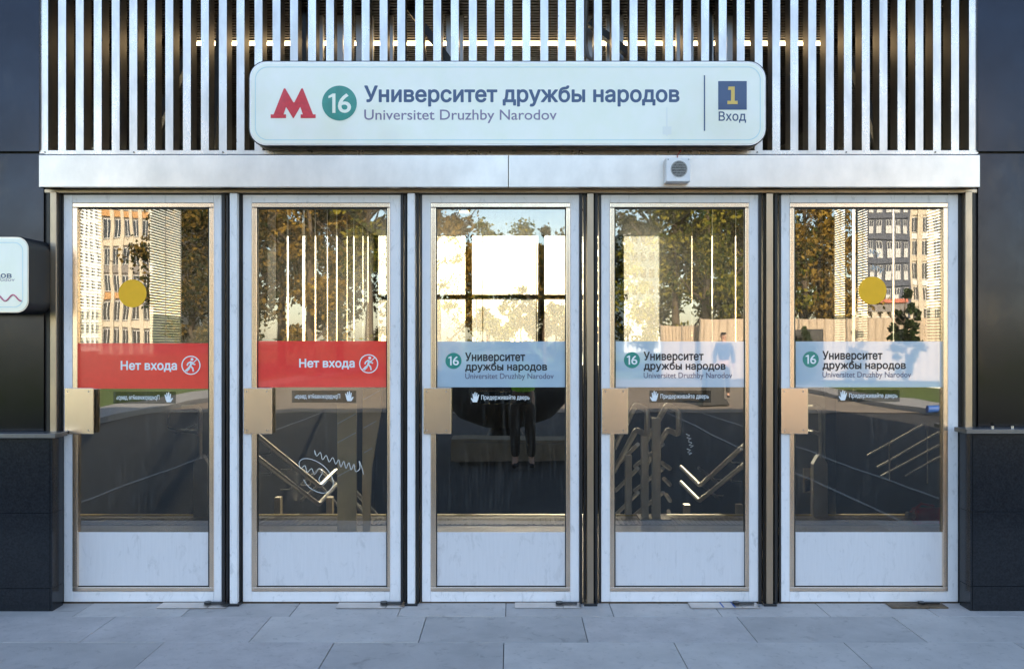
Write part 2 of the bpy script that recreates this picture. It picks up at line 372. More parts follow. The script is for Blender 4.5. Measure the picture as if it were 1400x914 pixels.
# paving: slabs one by one, dark joints between
flat('paving_bed', -8.34, 9.44, -2.55, .16, -.012, M['joint'])
pv = thing('pavement', None, None, kind='structure')
def row(y0, y1, first, pitch, xa=-6.3, xb=6.3):
    x = first
    while x > xa: x -= pitch
    while x < xb:
        z = random.uniform(-.0015, .0015); g = .0022
        b = MB().box((x+g, y0+g, -.04), (x+pitch-g, y1-g, z)).build('paving_slab', random.choice((M['slab'], M['slab'], M['slab2'], M['slab3'])), pv, bevel=.0015)
        x += pitch
row(-.264, .14, (128-700)/223., .632)
yy = -.264; fi = [-1.404, -.948, -1.15, -.7, -1.3]
for k, f0 in enumerate(fi): row(yy-.452, yy, f0, .905); yy -= .452

# ================================================================== side walls: dark panels over granite plinth
def sidewall(side):
    L = side < 0
    t = thing('cladding_wall', 'dark glossy panelled wall with black granite base on the %s of the doors' % ('left, behind the small rounded sign' if L else 'right, with two bolts on its ledge'), 'wall', (-2.9 if L else 2.9, 0, 0))
    PF = -.035; xe = P(60, 0, PF).x if L else P(1337, 0, PF).x
    zj = P(0, 208.5, PF).z; zl = P(0, 592 if L else 586, -.18).z
    xo = side*9.3 if not L else -8.4
    n = 4; w = (xo-xe)/n
    tops = [(zj+.006, zj+1.75), (zj+1.762, 6.3)]
    for k in range(n):
        a = xe+w*k; b = xe+w*(k+1)-side*.012
        for z0, z1 in [(zl, zj-.006)]+tops:
            a2 = (P(53.5, 0, PF).x if L else a) if (k == 0 and z0 > zl) else a
            MB().box((a2, PF, z0), (b, -.001, z1)).build('cladding_panel', M['dark_panel'], t, bevel=.002)
    MB().box((xe-side*-.02, .0, 0), (xo, .25, zj)).build('backing_wall', M['blackmetal'], t)
    MB().box((-2.9 if L else 2.86, .0, zj+.001), (xo, .25, 6.3)).build('backing_wall', M['blackmetal'], t)
    # return strip next to the doors
    xr = P(68, 0, -.08).x if L else P(1329, 0, -.08).x
    # ledge
    MB().box((P(76 if L else 1321, 0, -.18).x, -.185, zl-.028), (xo, PF+.001, zl-.001)).build('ledge', M['ledge'], t, bevel=.002)
    xg = P(68 if L else 1330, 0, -.16).x
    zs = [0, P(0, 804, -.16).z, P(0, 701, -.16).z, zl-.030]
    if not L: zs = [0, P(0, 801, -.16).z, P(0, 699, -.16).z, zl-.030]
    for k in range(6):
        wg = .95; a = xg+side*wg*k; b = xg+side*(wg*(k+1)-.003)
        for i in range(3):
            MB().box((a, -.16, zs[i]+(.001 if i else -.03)), (b, -.13, zs[i+1]-.002)).build('granite_tile', M['granite'], t, bevel=.001)
    for i in range(3):
        MB().box((xg-side*.002, -.158, zs[i]+(.001 if i else -.03)), (xg+side*-.014, -.03, zs[i+1]-.002)).build('granite_tile', M['granite'], t)
    MB().box((xg+side*.002, -.129, -.03), (xo, -.001, zl-.03)).build('plinth_core', M['black'], t)
    if not L:
        for px in (1357, 1384):
            c = P(px, 586, -.15); MB().tube([(c.x, -.15, c.z-.004), (c.x, -.15, c.z+.018)], .009, 8).build('bolt', M['steel'], t)
    return t
sidewall(-1); sidewall(1)
# jambs beside the outer doors
def jamb(L):
    t = thing('door_jamb', 'tall steel jamb with black gasket at the %s edge of the %s door' % (('left', 'leftmost') if L else ('right', 'rightmost')), 'jamb', P(75 if L else 1323, 824, 0))
    if L:
        MB().pbox(58, 256, 68, 832, -.02, .12).build('outer_strip', M['blackmetal'], t)
        MB().pbox(68.3, 262, 77, 600, -.045, .06).build('steel_strip', M['postbead'], t, bevel=.003)
        MB().pbox(68.3, 600.5, 77, 826, -.03, .06).build('lower_strip', M['black'], t)
        MB().pbox(77.3, 262, 83, 828, -.01, .1).build('gasket', M['black'], t)
        MB().pbox(83.3, 262, 86.6, 828, .0, .1).build('gasket', M['blackmetal'], t)
    else:
        MB().pbox(1330, 256, 1339, 832, -.02, .12).build('outer_strip', M['blackmetal'], t)
        MB().pbox(1320, 262, 1329.5, 590, -.045, .06).build('steel_strip', M['postbead'], t, bevel=.003)
        MB().pbox(1320, 590.5, 1322.5, 828, -.04, .06).build('lower_strip', M['steel'], t)
        MB().pbox(1322.8, 590.5, 1329.5, 828, -.02, .06).build('lower_strip', M['black'], t)
        MB().pbox(1310.5, 262, 1316, 828, 0, .1).build('gasket', M['black'], t)
        MB().pbox(1316.3, 262, 1319.7, 828, -.01, .1).build('gasket', M['blackmetal'], t)
jamb(True); jamb(False)

# mullions between doors: steel post, black gasket rails each side with a slit of light between them
def mullion(x0, x1, p0, p1, m, lab):
    t = thing('door_post', lab, 'post', P((x0+x1)/2, 824, 0), group='posts between the doors')
    MB().pbox(p0, 264, p1, 829, -.05, .03).build('post_cover', m, t, bevel=.003)
    MB().pbox(p0-1.5, 264, p1+1.5, 827, .031, .09).build('post_core', M['black'], t)
    for a, b in ((x0+.3, p0-2.2), (p1+2.2, x1-.3)):
        w = (b-a); 
        MB().pbox(a, 262, a+w*.46, 826, -.01, .07).build('gasket', M['black'], t)
        MB().pbox(b-w*.30, 262, b, 826, .0, .07).build('gasket', M['blackmetal'], t)
    c = P((p0+p1)/2, 824, -.05)
    MB().box((c.x-.04, -.065, 0), (c.x+.04, .07, .014)).build('foot_plate', M['blackmetal'], t, bevel=.003)
mullion(303, 332, 314, 324, M['frame'], 'white post between the two doors with red stickers')
mullion(548, 577, 557, 567, M['frame'], 'white post right of the second red sticker door')
mullion(792, 822, 803, 811.5, M['postbead'], 'steel post between the third and fourth doors')
mullion(1037, 1068, 1048, 1057, M['postbead'], 'steel post left of the rightmost door')

# ================================================================== lamella screen
scr = thing('slat_screen', 'screen of upright silver metal slats above the doors, behind the station sign', 'slat screen', (0, 0, P(0, 211, -.02).z))
zb = P(0, 206, -.02).z
s0 = None
for k in range(53):
    px0 = 55+24.42*k+(0.2*math.sin(k*2.1)); a = P(px0, 0, -.02).x; wd = 10.6*(D-.02)/F
    if s0 is None:
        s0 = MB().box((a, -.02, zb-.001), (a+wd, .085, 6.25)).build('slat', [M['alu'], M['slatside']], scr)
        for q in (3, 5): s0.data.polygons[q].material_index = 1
        base = a
    else: inst(s0, (a-base, 0, 0), scr)
MB().pbox(54, 205.5, 1337.5, 211, -.026, .09).build('bottom_rail', M['alu'], scr, bevel=.001)
sc0 = None
for k in range(11):
    c = P(61+121.8*k, 208, -.03)
    MB().tube([(c.x, -.0255, c.z), (c.x, -.031, c.z)], .0045, 8).build('screw', M['blackmetal'], scr)
MB().box((P(55, 0, 0).x, -.018, 6.252), (P(1337, 0, 0).x, .1, 6.4)).build('top_rail', M['alu'], scr)
# second row of profiles and braces behind
back = thing('support_frame', 'grey profiles and black diagonal braces behind the silver slats', 'frame', (0, .5, 3.4))
for k in range(46):
    px = 432+13.7*k
    if 640 < px < 800 or px > 1040: continue
    if random.random() < .42: continue
    c = P(px, 0, .42)
    MB().box((c.x, .42, P(0, 205, .42).z), (c.x+.045, .47, 4.6)).build('profile', M['alu2'], back)
for (a, b) in (((552, 0), (615, 85)), ((575, 20), (578, 85)), ((806, 30), (880, 90)), ((262, 60), (200, 205)), ((1165, 80), (1205, 200)), ((305, 0), (290, 205)), ((415, -30), (415, 205)), ((968, -30), (968, 205))):
    p, q = P(a[0], a[1], .3), P(b[0], b[1], .3); d = (q-p).normalized(); nrm = Vector((d.z, 0, -d.x))*.022
    MB().prism([((p+nrm).x, (p+nrm).z), ((q+nrm).x, (q+nrm).z), ((q-nrm).x, (q-nrm).z), ((p-nrm).x, (p-nrm).z)], .28, .34).build('brace', M['blackmetal'], back)
cd = MB(); pts = [P(803, -60, .14), P(801, 20, .14), P(800, 60, .14), P(804, 78, .13), P(812, 84, .12)]
cd.tube(pts, .013, 10)
for i in range(60):
    c = P(803-3*min(1, max(0, (i*2-20)/60)), -40+i*2, .14); cd.tube([c, c+Vector((0, 0, .004))], .0165, 10)
cdo = cd.build('conduit', M['conduit']); tag(cdo, 'grey corrugated conduit running down behind slats to the sign', 'conduit')

# fascia
fa = thing('fascia', 'long brushed steel fascia band over the five doors', 'fascia', (0, -.1, P(0, 256, -.12).z))
MB().pbox(53, 211.6, 694.6, 256, -.12, -.09).build('fascia_panel', M['steel'], fa, bevel=.003)
MB().pbox(695.6, 211.6, 1340, 256, -.12, -.09).build('fascia_panel', M['steel'], fa, bevel=.003)
MB().pbox(55, 213, 1338, 255, -.089, .1).build('backing', M['blackmetal'], fa)
MB().pbox(60, 258.5, 1336, 263.6, -.03, .08).build('transom_strip', M['postbead'], fa, bevel=.002)
MB().pbox(60, 263.8, 1336, 266.5, .0, .08).build('transom_gasket', M['black'], fa)
# ------------------------------------------------------------------ speaker box
sp = thing('speaker_box', 'small square white speaker box fixed on the steel fascia with a red wire', 'speaker', P(927, 250, -.12))
MB().pbox(911, 215.5, 944, 248, -.2, -.121).build('housing', M['frame'], sp, bevel=.004)
MB().disc(928.5, 231, 11.5, -.203, -.198, hole=10.3).build('grille_ring', M['postm'], sp)
MB().disc(928.5, 231, 10.2, -.202, -.198).build('grille', mat('grille_mesh', (.25, .24, .23), .6, .5, noise=.7, nscale=160), sp)
for k in range(5):
    c = P(928.5, 231+(k-2)*3.6, -.2035); hw = math.sqrt(max(0, 9.6**2-((k-2)*3.6)**2))*5.3/F
    MB().box((c.x-hw, -.2045, c.z-.001), (c.x+hw, -.2021, c.z+.001)).build('grille_bar', M['postm'], sp)
for dx in (913.5, 941.5):
    c = P(dx, 218, -.2); MB().tube([(c.x, -.2, c.z), (c.x, -.2025, c.z)], .004, 8).build('screw', M['postm'], sp)
wr = MB().tube([P(926, 216, -.14), P(927, 211, -.135), P(931, 206, -.1), P(932, 202, -.06), P(930, 198, -.02)], .0022, 6).build('wire', M['wire'], sp)

# ================================================================== big sign
sg = thing('station_sign', 'wide pale rounded sign reading Университет дружбы народов above the doors', 'sign', P(694, 200, -.2))
yf = -.17
body = MB().pprism(rrect(340, 83, 1048, 200, 24), yf, -.055).build('sign_box', M['blackmetal'], sg, bevel=.003)
MB().pprism(rrect(341.4, 84.4, 1046.6, 198.6, 23), yf-.002, yf+.0).build('sign_rim', M['steel'], sg)
fc = MB().pprism(rrect(343.2, 86.2, 1044.8, 196.8, 21.5), yf-.006, yf-.0022).build('sign_face', M['signface'], sg, bevel=.001)
# groove line inside the edge
def rring(a, b, fr, bk):
    A = [P(x, y, fr) for x, y in a]; B = [P(x, y, fr) for x, y in b]; n = len(A)
    vs = [(p.x, fr, p.z) for p in A]+[(p.x, fr, p.z) for p in B]+[(p.x, bk, p.z) for p in A]+[(p.x, bk, p.z) for p in B]
    fs = []
    for i in range(n):
        j = (i+1) % n; fs += [(i, j, n+j, n+i), (i, 2*n+i, 2*n+j, j), (n+i, n+j, 3*n+j, 3*n+i)]
    return MB().add(vs, fs)
rring(rrect(348.5, 91.2, 1040, 191.8, 17.5), rrect(349.6, 92.3, 1038.9, 190.7, 16.5), yf-.0068, yf-.0055).build('sign_groove', M['signline'], fc)
ys = yf-.0062
Mx = [(370, 161.5), (370, 156.5), (374, 156.5), (388, 121), (390, 121), (401, 140), (402.5, 140), (412, 121), (414, 121), (428, 156.5), (431.5, 156.5), (431.5, 161.5), (411, 161.5), (411, 156.5), (414, 156.5), (410.5, 146), (401.5, 161.5), (400.5, 161.5), (391, 146), (387.5, 156.5), (391, 156.5), (391, 161.5)]
def polyface(pts, fr, bk, name, m, parent):      # concave outlines: triangulated by bmesh
    bm = bmesh.new(); vs = [bm.verts.new(P(x, y, fr)-org(parent)) for x, y in pts]; f = bm.faces.new(vs)
    r = bmesh.ops.extrude_face_region(bm, geom=[f])
    for g in r['geom']:
        if isinstance(g, bmesh.types.BMVert): g.co.y += bk-fr
    bmesh.ops.triangulate(bm, faces=[q for q in bm.faces if len(q.verts) > 4]); bmesh.ops.recalc_face_normals(bm, faces=bm.faces[:])
    me = bpy.data.meshes.new(name); bm.to_mesh(me); bm.free(); me.materials.append(m)
    o = bpy.data.objects.new(name, me); COL.objects.link(o); o.parent = parent; OR[o.name] = org(parent).copy(); return o
tag(polyface(Mx, ys-.002, ys+.0, 'metro_emblem', M['signred'], fc), 'red letter M emblem')
dsc = MB().disc(464, 141, 23.8, ys-.002, ys).build('line_disc', M['signteal'], fc)
def num16(x, y, w, h, yy, m, parent):
    text('6', (x+w*.42, y, x+w, y+h), yy, m, parent, bold=.012, name='digit_six'); q = w*.125
    polyface([(x+w*.19, y), (x+w*.31, y), (x+w*.31, y+h), (x+w*.17, y+h), (x+w*.17, y+h*.17), (x, y+h*.24), (x, y+h*.13)], yy-.0004, yy, 'digit_one', m, parent)
num16(449, 128, 31, 26.5, ys-.0022, M['signface'], fc)
text('Университет дружбы народов', (498, 117, 929, 146), ys, M['navy'], fc, bold=.028)
text('Universitet Druzhby Narodov', (498, 150, 761, 168.5), ys, M['mauve'], fc, bold=.006)
MB().pbox(962.4, 103, 964, 179, ys-.0015, ys).build('divider', M['navy'], fc)
MB().pbox(982, 111, 1021, 150, ys-.0015, ys).build('exit_square', M['navy'], fc)
polyface([(996, 118.5), (1004.5, 118.5), (1004.5, 138), (1008.5, 138), (1008.5, 142.5), (994.5, 142.5), (994.5, 138), (999.5, 138), (999.5, 123), (995.3, 123)], ys-.003, ys-.0016, 'numeral', M['gold'], fc)
text('Вход', (982.5, 152.5, 1020, 168), ys, M['navy'], fc, bold=.012)
MB().pbox(910.8, 147, 912.6, 186, ys-.0009, ys).build('drip_stain', M['signstain'], fc)
MB().pbox(906, 173, 918, 184, ys-.0007, ys).build('drip_stain', M['signstain'], fc)
for px in (420, 700, 980):
    MB().pbox(px, 196, px+6, 206, -.058, -.021).build('bracket', M['blackmetal'], sg)

# small side sign on left wall
ss = thing('wall_sign', 'small rounded light sign with pink wavy line, cut off at the left edge', 'sign', P(-30, 428, -.2))
ys2 = -.28
MB().pprism(rrect(-120, 323, 40, 428, 17), ys2, -.037).build('sign_box', M['black'], ss, bevel=.003)
MB().pprism(rrect(-119, 324, 39, 427, 16), ys2-.003, ys2).build('sign_rim', M['steel'], ss)
f2 = MB().pprism(rrect(-117.5, 325.5, 37.4, 425.5, 15), ys2-.007, ys2-.0031).build('sign_face', M['signface'], ss)
rring(rrect(-112, 331, 31.5, 420, 12), rrect(-111, 332, 30.5, 419, 11.3), ys2-.0078, ys2-.006).build('sign_groove', M['signline'], f2)
yq = ys2-.0072
text('Университет', (-98, 361, -18, 371), yq, M['navy'], f2, bold=.02)
text('дружбы народов', (-98, 372, 16, 382), yq, M['navy'], f2, bold=.02)
text('Universitet Druzhby Narodov', (-98, 379.5, 20, 386), yq, M['mauve'], f2)
wv = MB(); wp = []
for i in range(80):
    x = -105+i*1.7; wp.append(P(x, 407+4.2*math.sin(i*.5), yq-.001))
wv.tube(wp, .0045, 6).build('wavy_line', M['pink'], f2)

# ================================================================== doors
def icon_hand(cx, cy, h, y, m, parent, mirror=False):
    s = h/14.; mm = -1 if mirror else 1
    base = [(-3.2, 6), (-6, 1.2), (-5, .4), (-3, 2.6), (-3.6, -4.5), (-2.5, -4.8), (-1.5, -.5), (-1.2, -6.6), (0, -6.7), (.3, -.6), (1.4, -6), (2.4, -5.7), (1.9, -.2), (3.8, -3.9), (4.7, -3.4), (3.2, 3), (2, 6)]
    return polyface([(cx+mm*x*s, cy+z*s) for x, z in base], y-.001, y, 'hand_symbol', m, parent)
def line_px(mb, pts, y, r):
    if len(pts) > 5:
        q = []; n = len(pts)
        for i in range(n-1):
            p0, p1, p2, p3 = pts[max(i-1, 0)], pts[i], pts[i+1], pts[min(i+2, n-1)]
            for k in range(4):
                t = k/4; q.append(tuple(.5*((2*p1[j])+(-p0[j]+p2[j])*t+(2*p0[j]-5*p1[j]+4*p2[j]-p3[j])*t*t+(-p0[j]+3*p1[j]-3*p2[j]+p3[j])*t**3) for j in (0, 1)))
        pts = q+[pts[-1]]
    mb.tube([P(a, b, y) for a, b in pts], r, 6); return mb
def glyph_walk(cx, cy, y, parent):
    k = MB(); k.disc(cx, cy, 13, y-.0012, y, hole=11.6).build('prohibition_ring', M['white'], parent)
    q = MB(); q.disc(cx+1.5, cy-8, 1.9, y-.0012, y, seg=14)
    for pts in (((cx+.5, cy-5), (cx-.8, cy+1)), ((cx+.2, cy-5), (cx-4, cy-2.5), (cx-5, cy+.5)), ((cx+1, cy-4.5), (cx+3.5, cy-1.5), (cx+6, cy-1)), ((cx-.8, cy+.5), (cx+2.5, cy+4), (cx+3.5, cy+8.5)), ((cx-1, cy+1), (cx-2.5, cy+5), (cx-6, cy+8.3))):
        line_px(q, pts, y-.0006, .0052)
    q.build('walking_figure', M['white'], parent)
    q = MB(); line_px(q, ((cx-8.5, cy+8.5), (cx+8.5, cy-8.5)), y-.0016, .0034); q.build('slash', M['white'], parent)
def ringframe(o, i, fr, bk):     # rectangular frame between px rects o and i
    mb = MB()
    mb.pbox(o[0], o[1], o[2], i[1], fr, bk); mb.pbox(o[0], i[3], o[2], o[3], fr, bk)
    mb.pbox(o[0], i[1], i[0], i[3], fr, bk); mb.pbox(i[2], i[1], o[2], i[3], fr, bk); return mb
LAB = ['glass door with yellow disc and red Нет входа sticker, leftmost of the five',
       'glass door with red Нет входа sticker and no yellow disc',
       'middle glass door with pale blue station sticker over a bright view',
       'glass door with pale blue station sticker, fourth from the left, under the speaker box',
       'wider glass door with yellow disc and pale blue station sticker, rightmost of the five']
DOORS = [  # frame x0,x1, bead x0,x1, glass x0,x1, plate x0,x1
    (87, 303, 99, 292, 106, 286, 88, 130), (332, 548, 344, 533, 351, 529.5, 333, 374), (577, 792, 589, 779.5, 596, 774, 579, 619),
    (822, 1037, 834, 1024, 840, 1019, 823, 861), (1068, 1310, 1080, 1296, 1086, 1289.5, 1068, 1107)]
for i, (a, b, c, d, g0, g1, h0, h1) in enumerate(DOORS):
    top = 266 if i < 4 else 264.5; bot = 822
    dt = thing('entrance_door', LAB[i], 'door', P((a+b)/2, bot, 0), group='row of entrance doors')
    # frame: stiles and rails
    MB().pbox(a, top, c, bot, 0, .055).build('stile', M['frame'], dt, bevel=.003)
    MB().pbox(d, top, b, bot, 0, .055).build('stile', M['frame'], dt, bevel=.003)
    MB().pbox(c+.15, top, d-.15, 277, .0015, .055).build('top_rail', M['frame'], dt, bevel=.002)
    MB().pbox(c+.15, 808, d-.15, bot, .0015, .055).build('bottom_rail', M['frame'], dt, bevel=.002)
    # steel glazing bead, four pieces
    y = .006; gt, gb = 285, 801
    MB().pbox(c, 277.2, d, gt-1.5, -.006, .03).build('glazing_bead', M['bead'], dt, bevel=.003)
    MB().pbox(c, gb+1.2, d, 807.8, -.006, .03).build('glazing_bead', M['bead'], dt, bevel=.003)
    MB().pbox(c, gt-1.3, g0, gb+1, -.006, .03).build('glazing_bead', M['bead'], dt, bevel=.003)
    MB().pbox(g1, gt-1.3, d, gb+1, -.006, .03).build('glazing_bead', M['bead'], dt, bevel=.003)
    ringframe((g0-.5, gt-1.3, g1+.5, gb+1), (g0+1.3, gt+.5, g1-1.3, gb-.7), .008, .032).build('gasket', M['black'], dt)
    pane = MB().pbox(g0+.5, gt-.5, g1-.5, gb, .02, .022).build('glass_pane', M['glass'], dt)
    kp = MB().pbox(g0+1.6, 727, g1-1.4, gb-1, .012, .0185).build('kick_panel', M['kick'], dt, bevel=.001)
    # push plate
    pl = MB().pbox(h0, 530, h1-2, 593, -.024, -.017).build('push_plate', M['bead'], dt, bevel=.003)
    MB().pbox(h0+1, 531, h1-4.5, 592, -.0165, -.001).build('plate_mount', M['postm'], pl)
    for sx in (h0+4.5, h1-9):
        for sy in (535, 588):
            cc = P(sx, sy, -.024); MB().tube([(cc.x, -.0235, cc.z), (cc.x, -.027, cc.z)], .0042, 8).build('screw', M['postm'], pl)
    # sticker band
    yst = .0165
    sx0, sx1 = g0+1.9, g1-1.2
    if i < 2:
        s_ = MB().pbox(sx0, 469 if i == 0 else 466, sx1, 531 if i == 0 else 529, yst, .0195).build('sticker', M['red'], dt)
        if i == 0: text('Нет входа', (165, 493, 242, 508), yst-.0003, M['white'], s_, bold=.026); glyph_walk(261, 499, yst-.0003, s_)
        else: text('Нет входа', (409, 490, 485, 504.5), yst-.0003, M['white'], s_, bold=.026); glyph_walk(504, 497, yst-.0003, s_)
    else:
        s_ = MB().pbox(sx0, 466.5, sx1, 529, yst, .0195).build('sticker', M['blue'], dt)
        ox = (0, 244, 488.5)[i-2]; oy = (0, -1, -2)[i-2]
        MB().disc(620+ox, 493+oy, 11, yst-.0015, yst-.0003).build('line_disc', M['green'], s_)
        num16(613+ox, 486.8+oy, 14.4, 12.3, yst-.0017, M['white'], s_)
        text('Университет', (636+ox, 481.5+oy, 718+ox, 496.5+oy), yst-.0003, M['ink'], s_, bold=.028)
        text('дружбы народов', (636+ox, 495.5+oy, 748+ox+(2 if i == 4 else 0), 509+oy), yst-.0003, M['ink'], s_, bold=.028)
        text('Universitet Druzhby Narodov', (636+ox, 510+oy, 757+ox, 520+oy), yst-.0003, M['ink2'], s_, bold=.008)
    # small hold-the-door film
    if i < 2:
        l0, l1 = ((155, 240), (399, 487))[i]; yc = (543, 541.5)[i]
        t_ = MB().pbox(l0, yc-8, l1, yc+8.5, .0176, .0195).build('film_label', M['tag'], dt)
        text('Придерживайте дверь', (l0+4, yc-3.5, l1-22, yc+4.5), .0173, M['white'], t_, bold=.008, mirror=True)
        icon_hand(l1-10, yc, 15, .0173, M['white'], t_, True)
    else:
        l0 = (643, 888, 1146)[i-2]; yc = (543, 541.5, 540.5)[i-2]
        t_ = MB().pbox(l0, yc-8, l0+84, yc+8.5, .0176, .0195).build('film_label', M['tag'], dt)
        text('Придерживайте дверь', (l0+15, yc-3.5, l0+81, yc+4.5), .0173, M['white'], t_, bold=.008)
        icon_hand(l0+7, yc, 15, .0173, M['white'], t_)
    if i in (0, 4):
        cx, cy = ((181, 401), None, None, None, (1193, 397))[i]
        MB().disc(cx, cy, 19, .0165, .0195).build('yellow_disc', M['yellow'], dt)
    # threshold edge and hinge pin
    MB().pbox(a+2, bot+.2, b-2, bot+2.6, .01, .05).build('brush_seal', M['rust'], dt)
    if i == 1:
        w = MB()
        line_px(w, [(497, 648), (495, 640), (493, 634), (491, 630), (492, 640), (486, 644), (484, 634), (480, 642), (477, 632), (473, 640), (470, 630), (466, 638), (463, 628), (459, 634), (455, 625), (450, 631), (446, 622), (441, 628), (438, 618), (433, 623), (430, 615), (431, 621)], .0175, .0019)
        line_px(w, [(448, 655), (442, 662), (436, 655), (441, 645), (436, 640), (430, 648), (426, 640), (420, 645), (417, 636), (411, 640), (409, 632), (414, 627), (424, 627), (436, 632), (446, 640), (454, 652), (455, 664), (446, 673), (434, 672), (422, 665), (415, 655)], .0175, .0019)
        w.build('marker_scrawl', M['scratch'], dt)
    if i == 4:
        w = MB()
        for (u, v) in ((1186, 343), (1190, 365)):
            line_px(w, [(u, v), (u+5, v+4), (u+3, v-3), (u+9, v+5), (u+8, v-1), (u+14, v+3), (u+13, v+9), (u+18, v+2)], .0175, .0016)
        w.build('marker_scrawl', M['scratch'], dt)
    if i == 3:
        w = MB()
        for (u, v) in ((938, 593), (941, 603), (939, 613)):
            line_px(w, [(u, v), (u+5, v+2), (u+1, v+5), (u+7, v+6), (u+3, v+8)], .0175, .0016)
        w.build('marker_scrawl', M['scratch'], dt)
th = MB().box((P(84, 0, 0).x, .0, -.01), (P(1312, 0, 0).x, .085, .0035)).build('threshold', M['rust']); tag(th, 'long worn brown metal threshold strip under the five doors', 'threshold')
# floor spring plates under each door's free edge
FP = [(214, 308, 'under the leftmost door'), (459, 552, 'under the second door with red sticker'), (704, 795, 'under the middle door'), (945, 1040, 'with blue tape marks under the fourth door'), (1220, 1297, 'darkened and rusty under the rightmost door')]
for i, (a, b, lb) in enumerate(FP):
    t = thing('floor_plate', 'thin steel floor spring plate '+lb, 'floor plate', P((a+b)/2, 828, -.05), group='floor plates under the doors')
    y0, y1 = -.115, -.01
    X0, X1 = P(a, 829, y0).x, P(b, 829, y0).x
    m = M['steel'] if i < 4 else M['rust']
    MB().box((X0, y0, .0021), (X1-.11, y1, .009)).build('plate', m, t, bevel=.001)
    MB().box((X1-.107, y0, .0021), (X1, y1, .009)).build('end_plate', m, t, bevel=.001)
    MB().tube([(X1-.13, y1-.03, .01), (X1-.13, y1-.03, .022)], .022, 14).build('pivot', M['blackmetal'], t)
    MB().box((X1-.13, y1-.04, .012), (X1-.02, y1-.02, .02)).build('pivot_arm', M['blackmetal'], t, bevel=.002)
    if i == 3:
        for q in (.19, .26): MB().box((X0+q, y0, .0092), (X0+q+.01, y1, .0098)).build('tape', M['bluebar'], t)

# ================================================================== interior
XL, XR, YE = -4.6, 4.8, 12.5; ZC = 3.74; IL, IR = -2.75, 2.95
o = MB().box((XL, .09, -.05), (XR, 2.86, -.002)).build('floor', M['floor']); o['kind'] = 'structure'
tf = thing('landing_tiles', None, None, kind='structure')
for k in range(31):
    x = XL+.03+k*.3
    mb = MB().box((x, 2.35, -.003), (x+.295, 2.645, .003))
    for q in range(6): mb.box((x+.025+q*.045, 2.36, .0035), (x+.045+q*.045, 2.635, .009))
    mb.build('tactile_tile', M['tactile'], tf)
o = MB().box((XL, 2.78, -.0015), (XR, 2.85, .004)).build('edge_line', M['yline']); o['kind'] = 'structure'
st = thing('stairs', 'dark stone stairs going down inside the station behind the glass doors', 'stairs', (0, 3, -1))
for k in range(16):
    MB().box((XL+.1, 2.862+.32*k, -.16*(k+1)-.15), (XR-.1, 2.862+.32*(k+1)+.02, -.16*(k+1))).build('step', M['step'], st)
MB().box((XL, 7.9, -2.9), (XR, YE, -2.56)).build('lower_landing', M['step'], st)
# side walls
pit = thing('stair_well_wall', 'dark stone walls around the stairs inside the station', 'wall', (0, 7, 0))
MB().box((XL-.12, .1, -2.9), (XL, YE, 1.08)).build('side_parapet', M['darkstone'], pit)
MB().box((XR, .1, -2.9), (XR+.12, YE, 1.08)).build('side_parapet', M['darkstone'], pit)
for q in (IL-.1, IR): MB().box((q, 2.95, -2.9), (q+.1, YE-.01, 1.08)).build('inner_parapet', M['darkstone'], pit)
MB().box((XL-.12, YE, -2.9), (XR+.12, YE+.1, 1.15)).build('end_parapet', M['darkstone'], pit)
def slotted(X, gaps, lab, s, y0=.12):
    t = thing('slotted_wall', lab, 'wall', (X, 6, 1.1))
    y = y0
    for g in sorted(gaps, key=lambda q: q[0]):
        a, b = g[0]-D, g[1]-D
        n = max(1, round((a-y)/.8)); w = (a-y)/n
        for k in range(n):
            MB().box((X, y+w*k+.002, 1.09), (X+s*.01, y+w*(k+1)-.002, ZC)).build('wall_panel', M['wallin'], t)
        if len(g) > 2:
            mb = MB()
            for q in range(int((ZC-1.1)/.035)): mb.box((X, a, 1.1+q*.035), (X+s*.008, b, 1.1+q*.035+.027))
            for q in range(3): mb.box((X+s*.009, a+(b-a)*q/2-.004, 1.1), (X+s*.016, a+(b-a)*q/2+.004, ZC))
            mb.build('louvre_panel', M['louvre'], t)
        y = b
    n = max(1, round((YE-.01-y)/.8)); w = (YE-.01-y)/n
    for k in range(n): MB().box((X, y+w*k+.002, 1.09), (X+s*.01, y+w*(k+1)-.002, ZC)).build('wall_panel', M['wallin'], t)
slotted(IL, [(10.1, 10.5), (10.97, 11.09), (11.78, 11.97), (12.52, 12.64), (13.35, 13.45), (14.05, 14.19), (14.95, 15.05), (15.55, 15.71), (16.53, 16.65), (17.1, 17.24)],
        'dark panelled inner wall with narrow bright slots, seen through the second door', -1, 3.0)
slotted(IR, [(11.82, 11.9), (13.2, 13.3), (14.7, 14.78)],
        'dark panelled inner wall with three thin bright slots, seen through the fourth door', 1, 3.0)
slotted(XL, [(9.52, 10.08, 1), (11.4, 12.5, 1)],
        'dark outer side wall with two louvred bays, seen through the leftmost door', -1)
slotted(XR, [(10.0, 10.42, 1), (11.28, 11.33), (12.12, 12.5, 1), (12.56, 12.68), (12.94, 13.39, 1), (14.1, 14.18)],
        'dark outer side wall with louvred bays, seen through the rightmost door', 1)
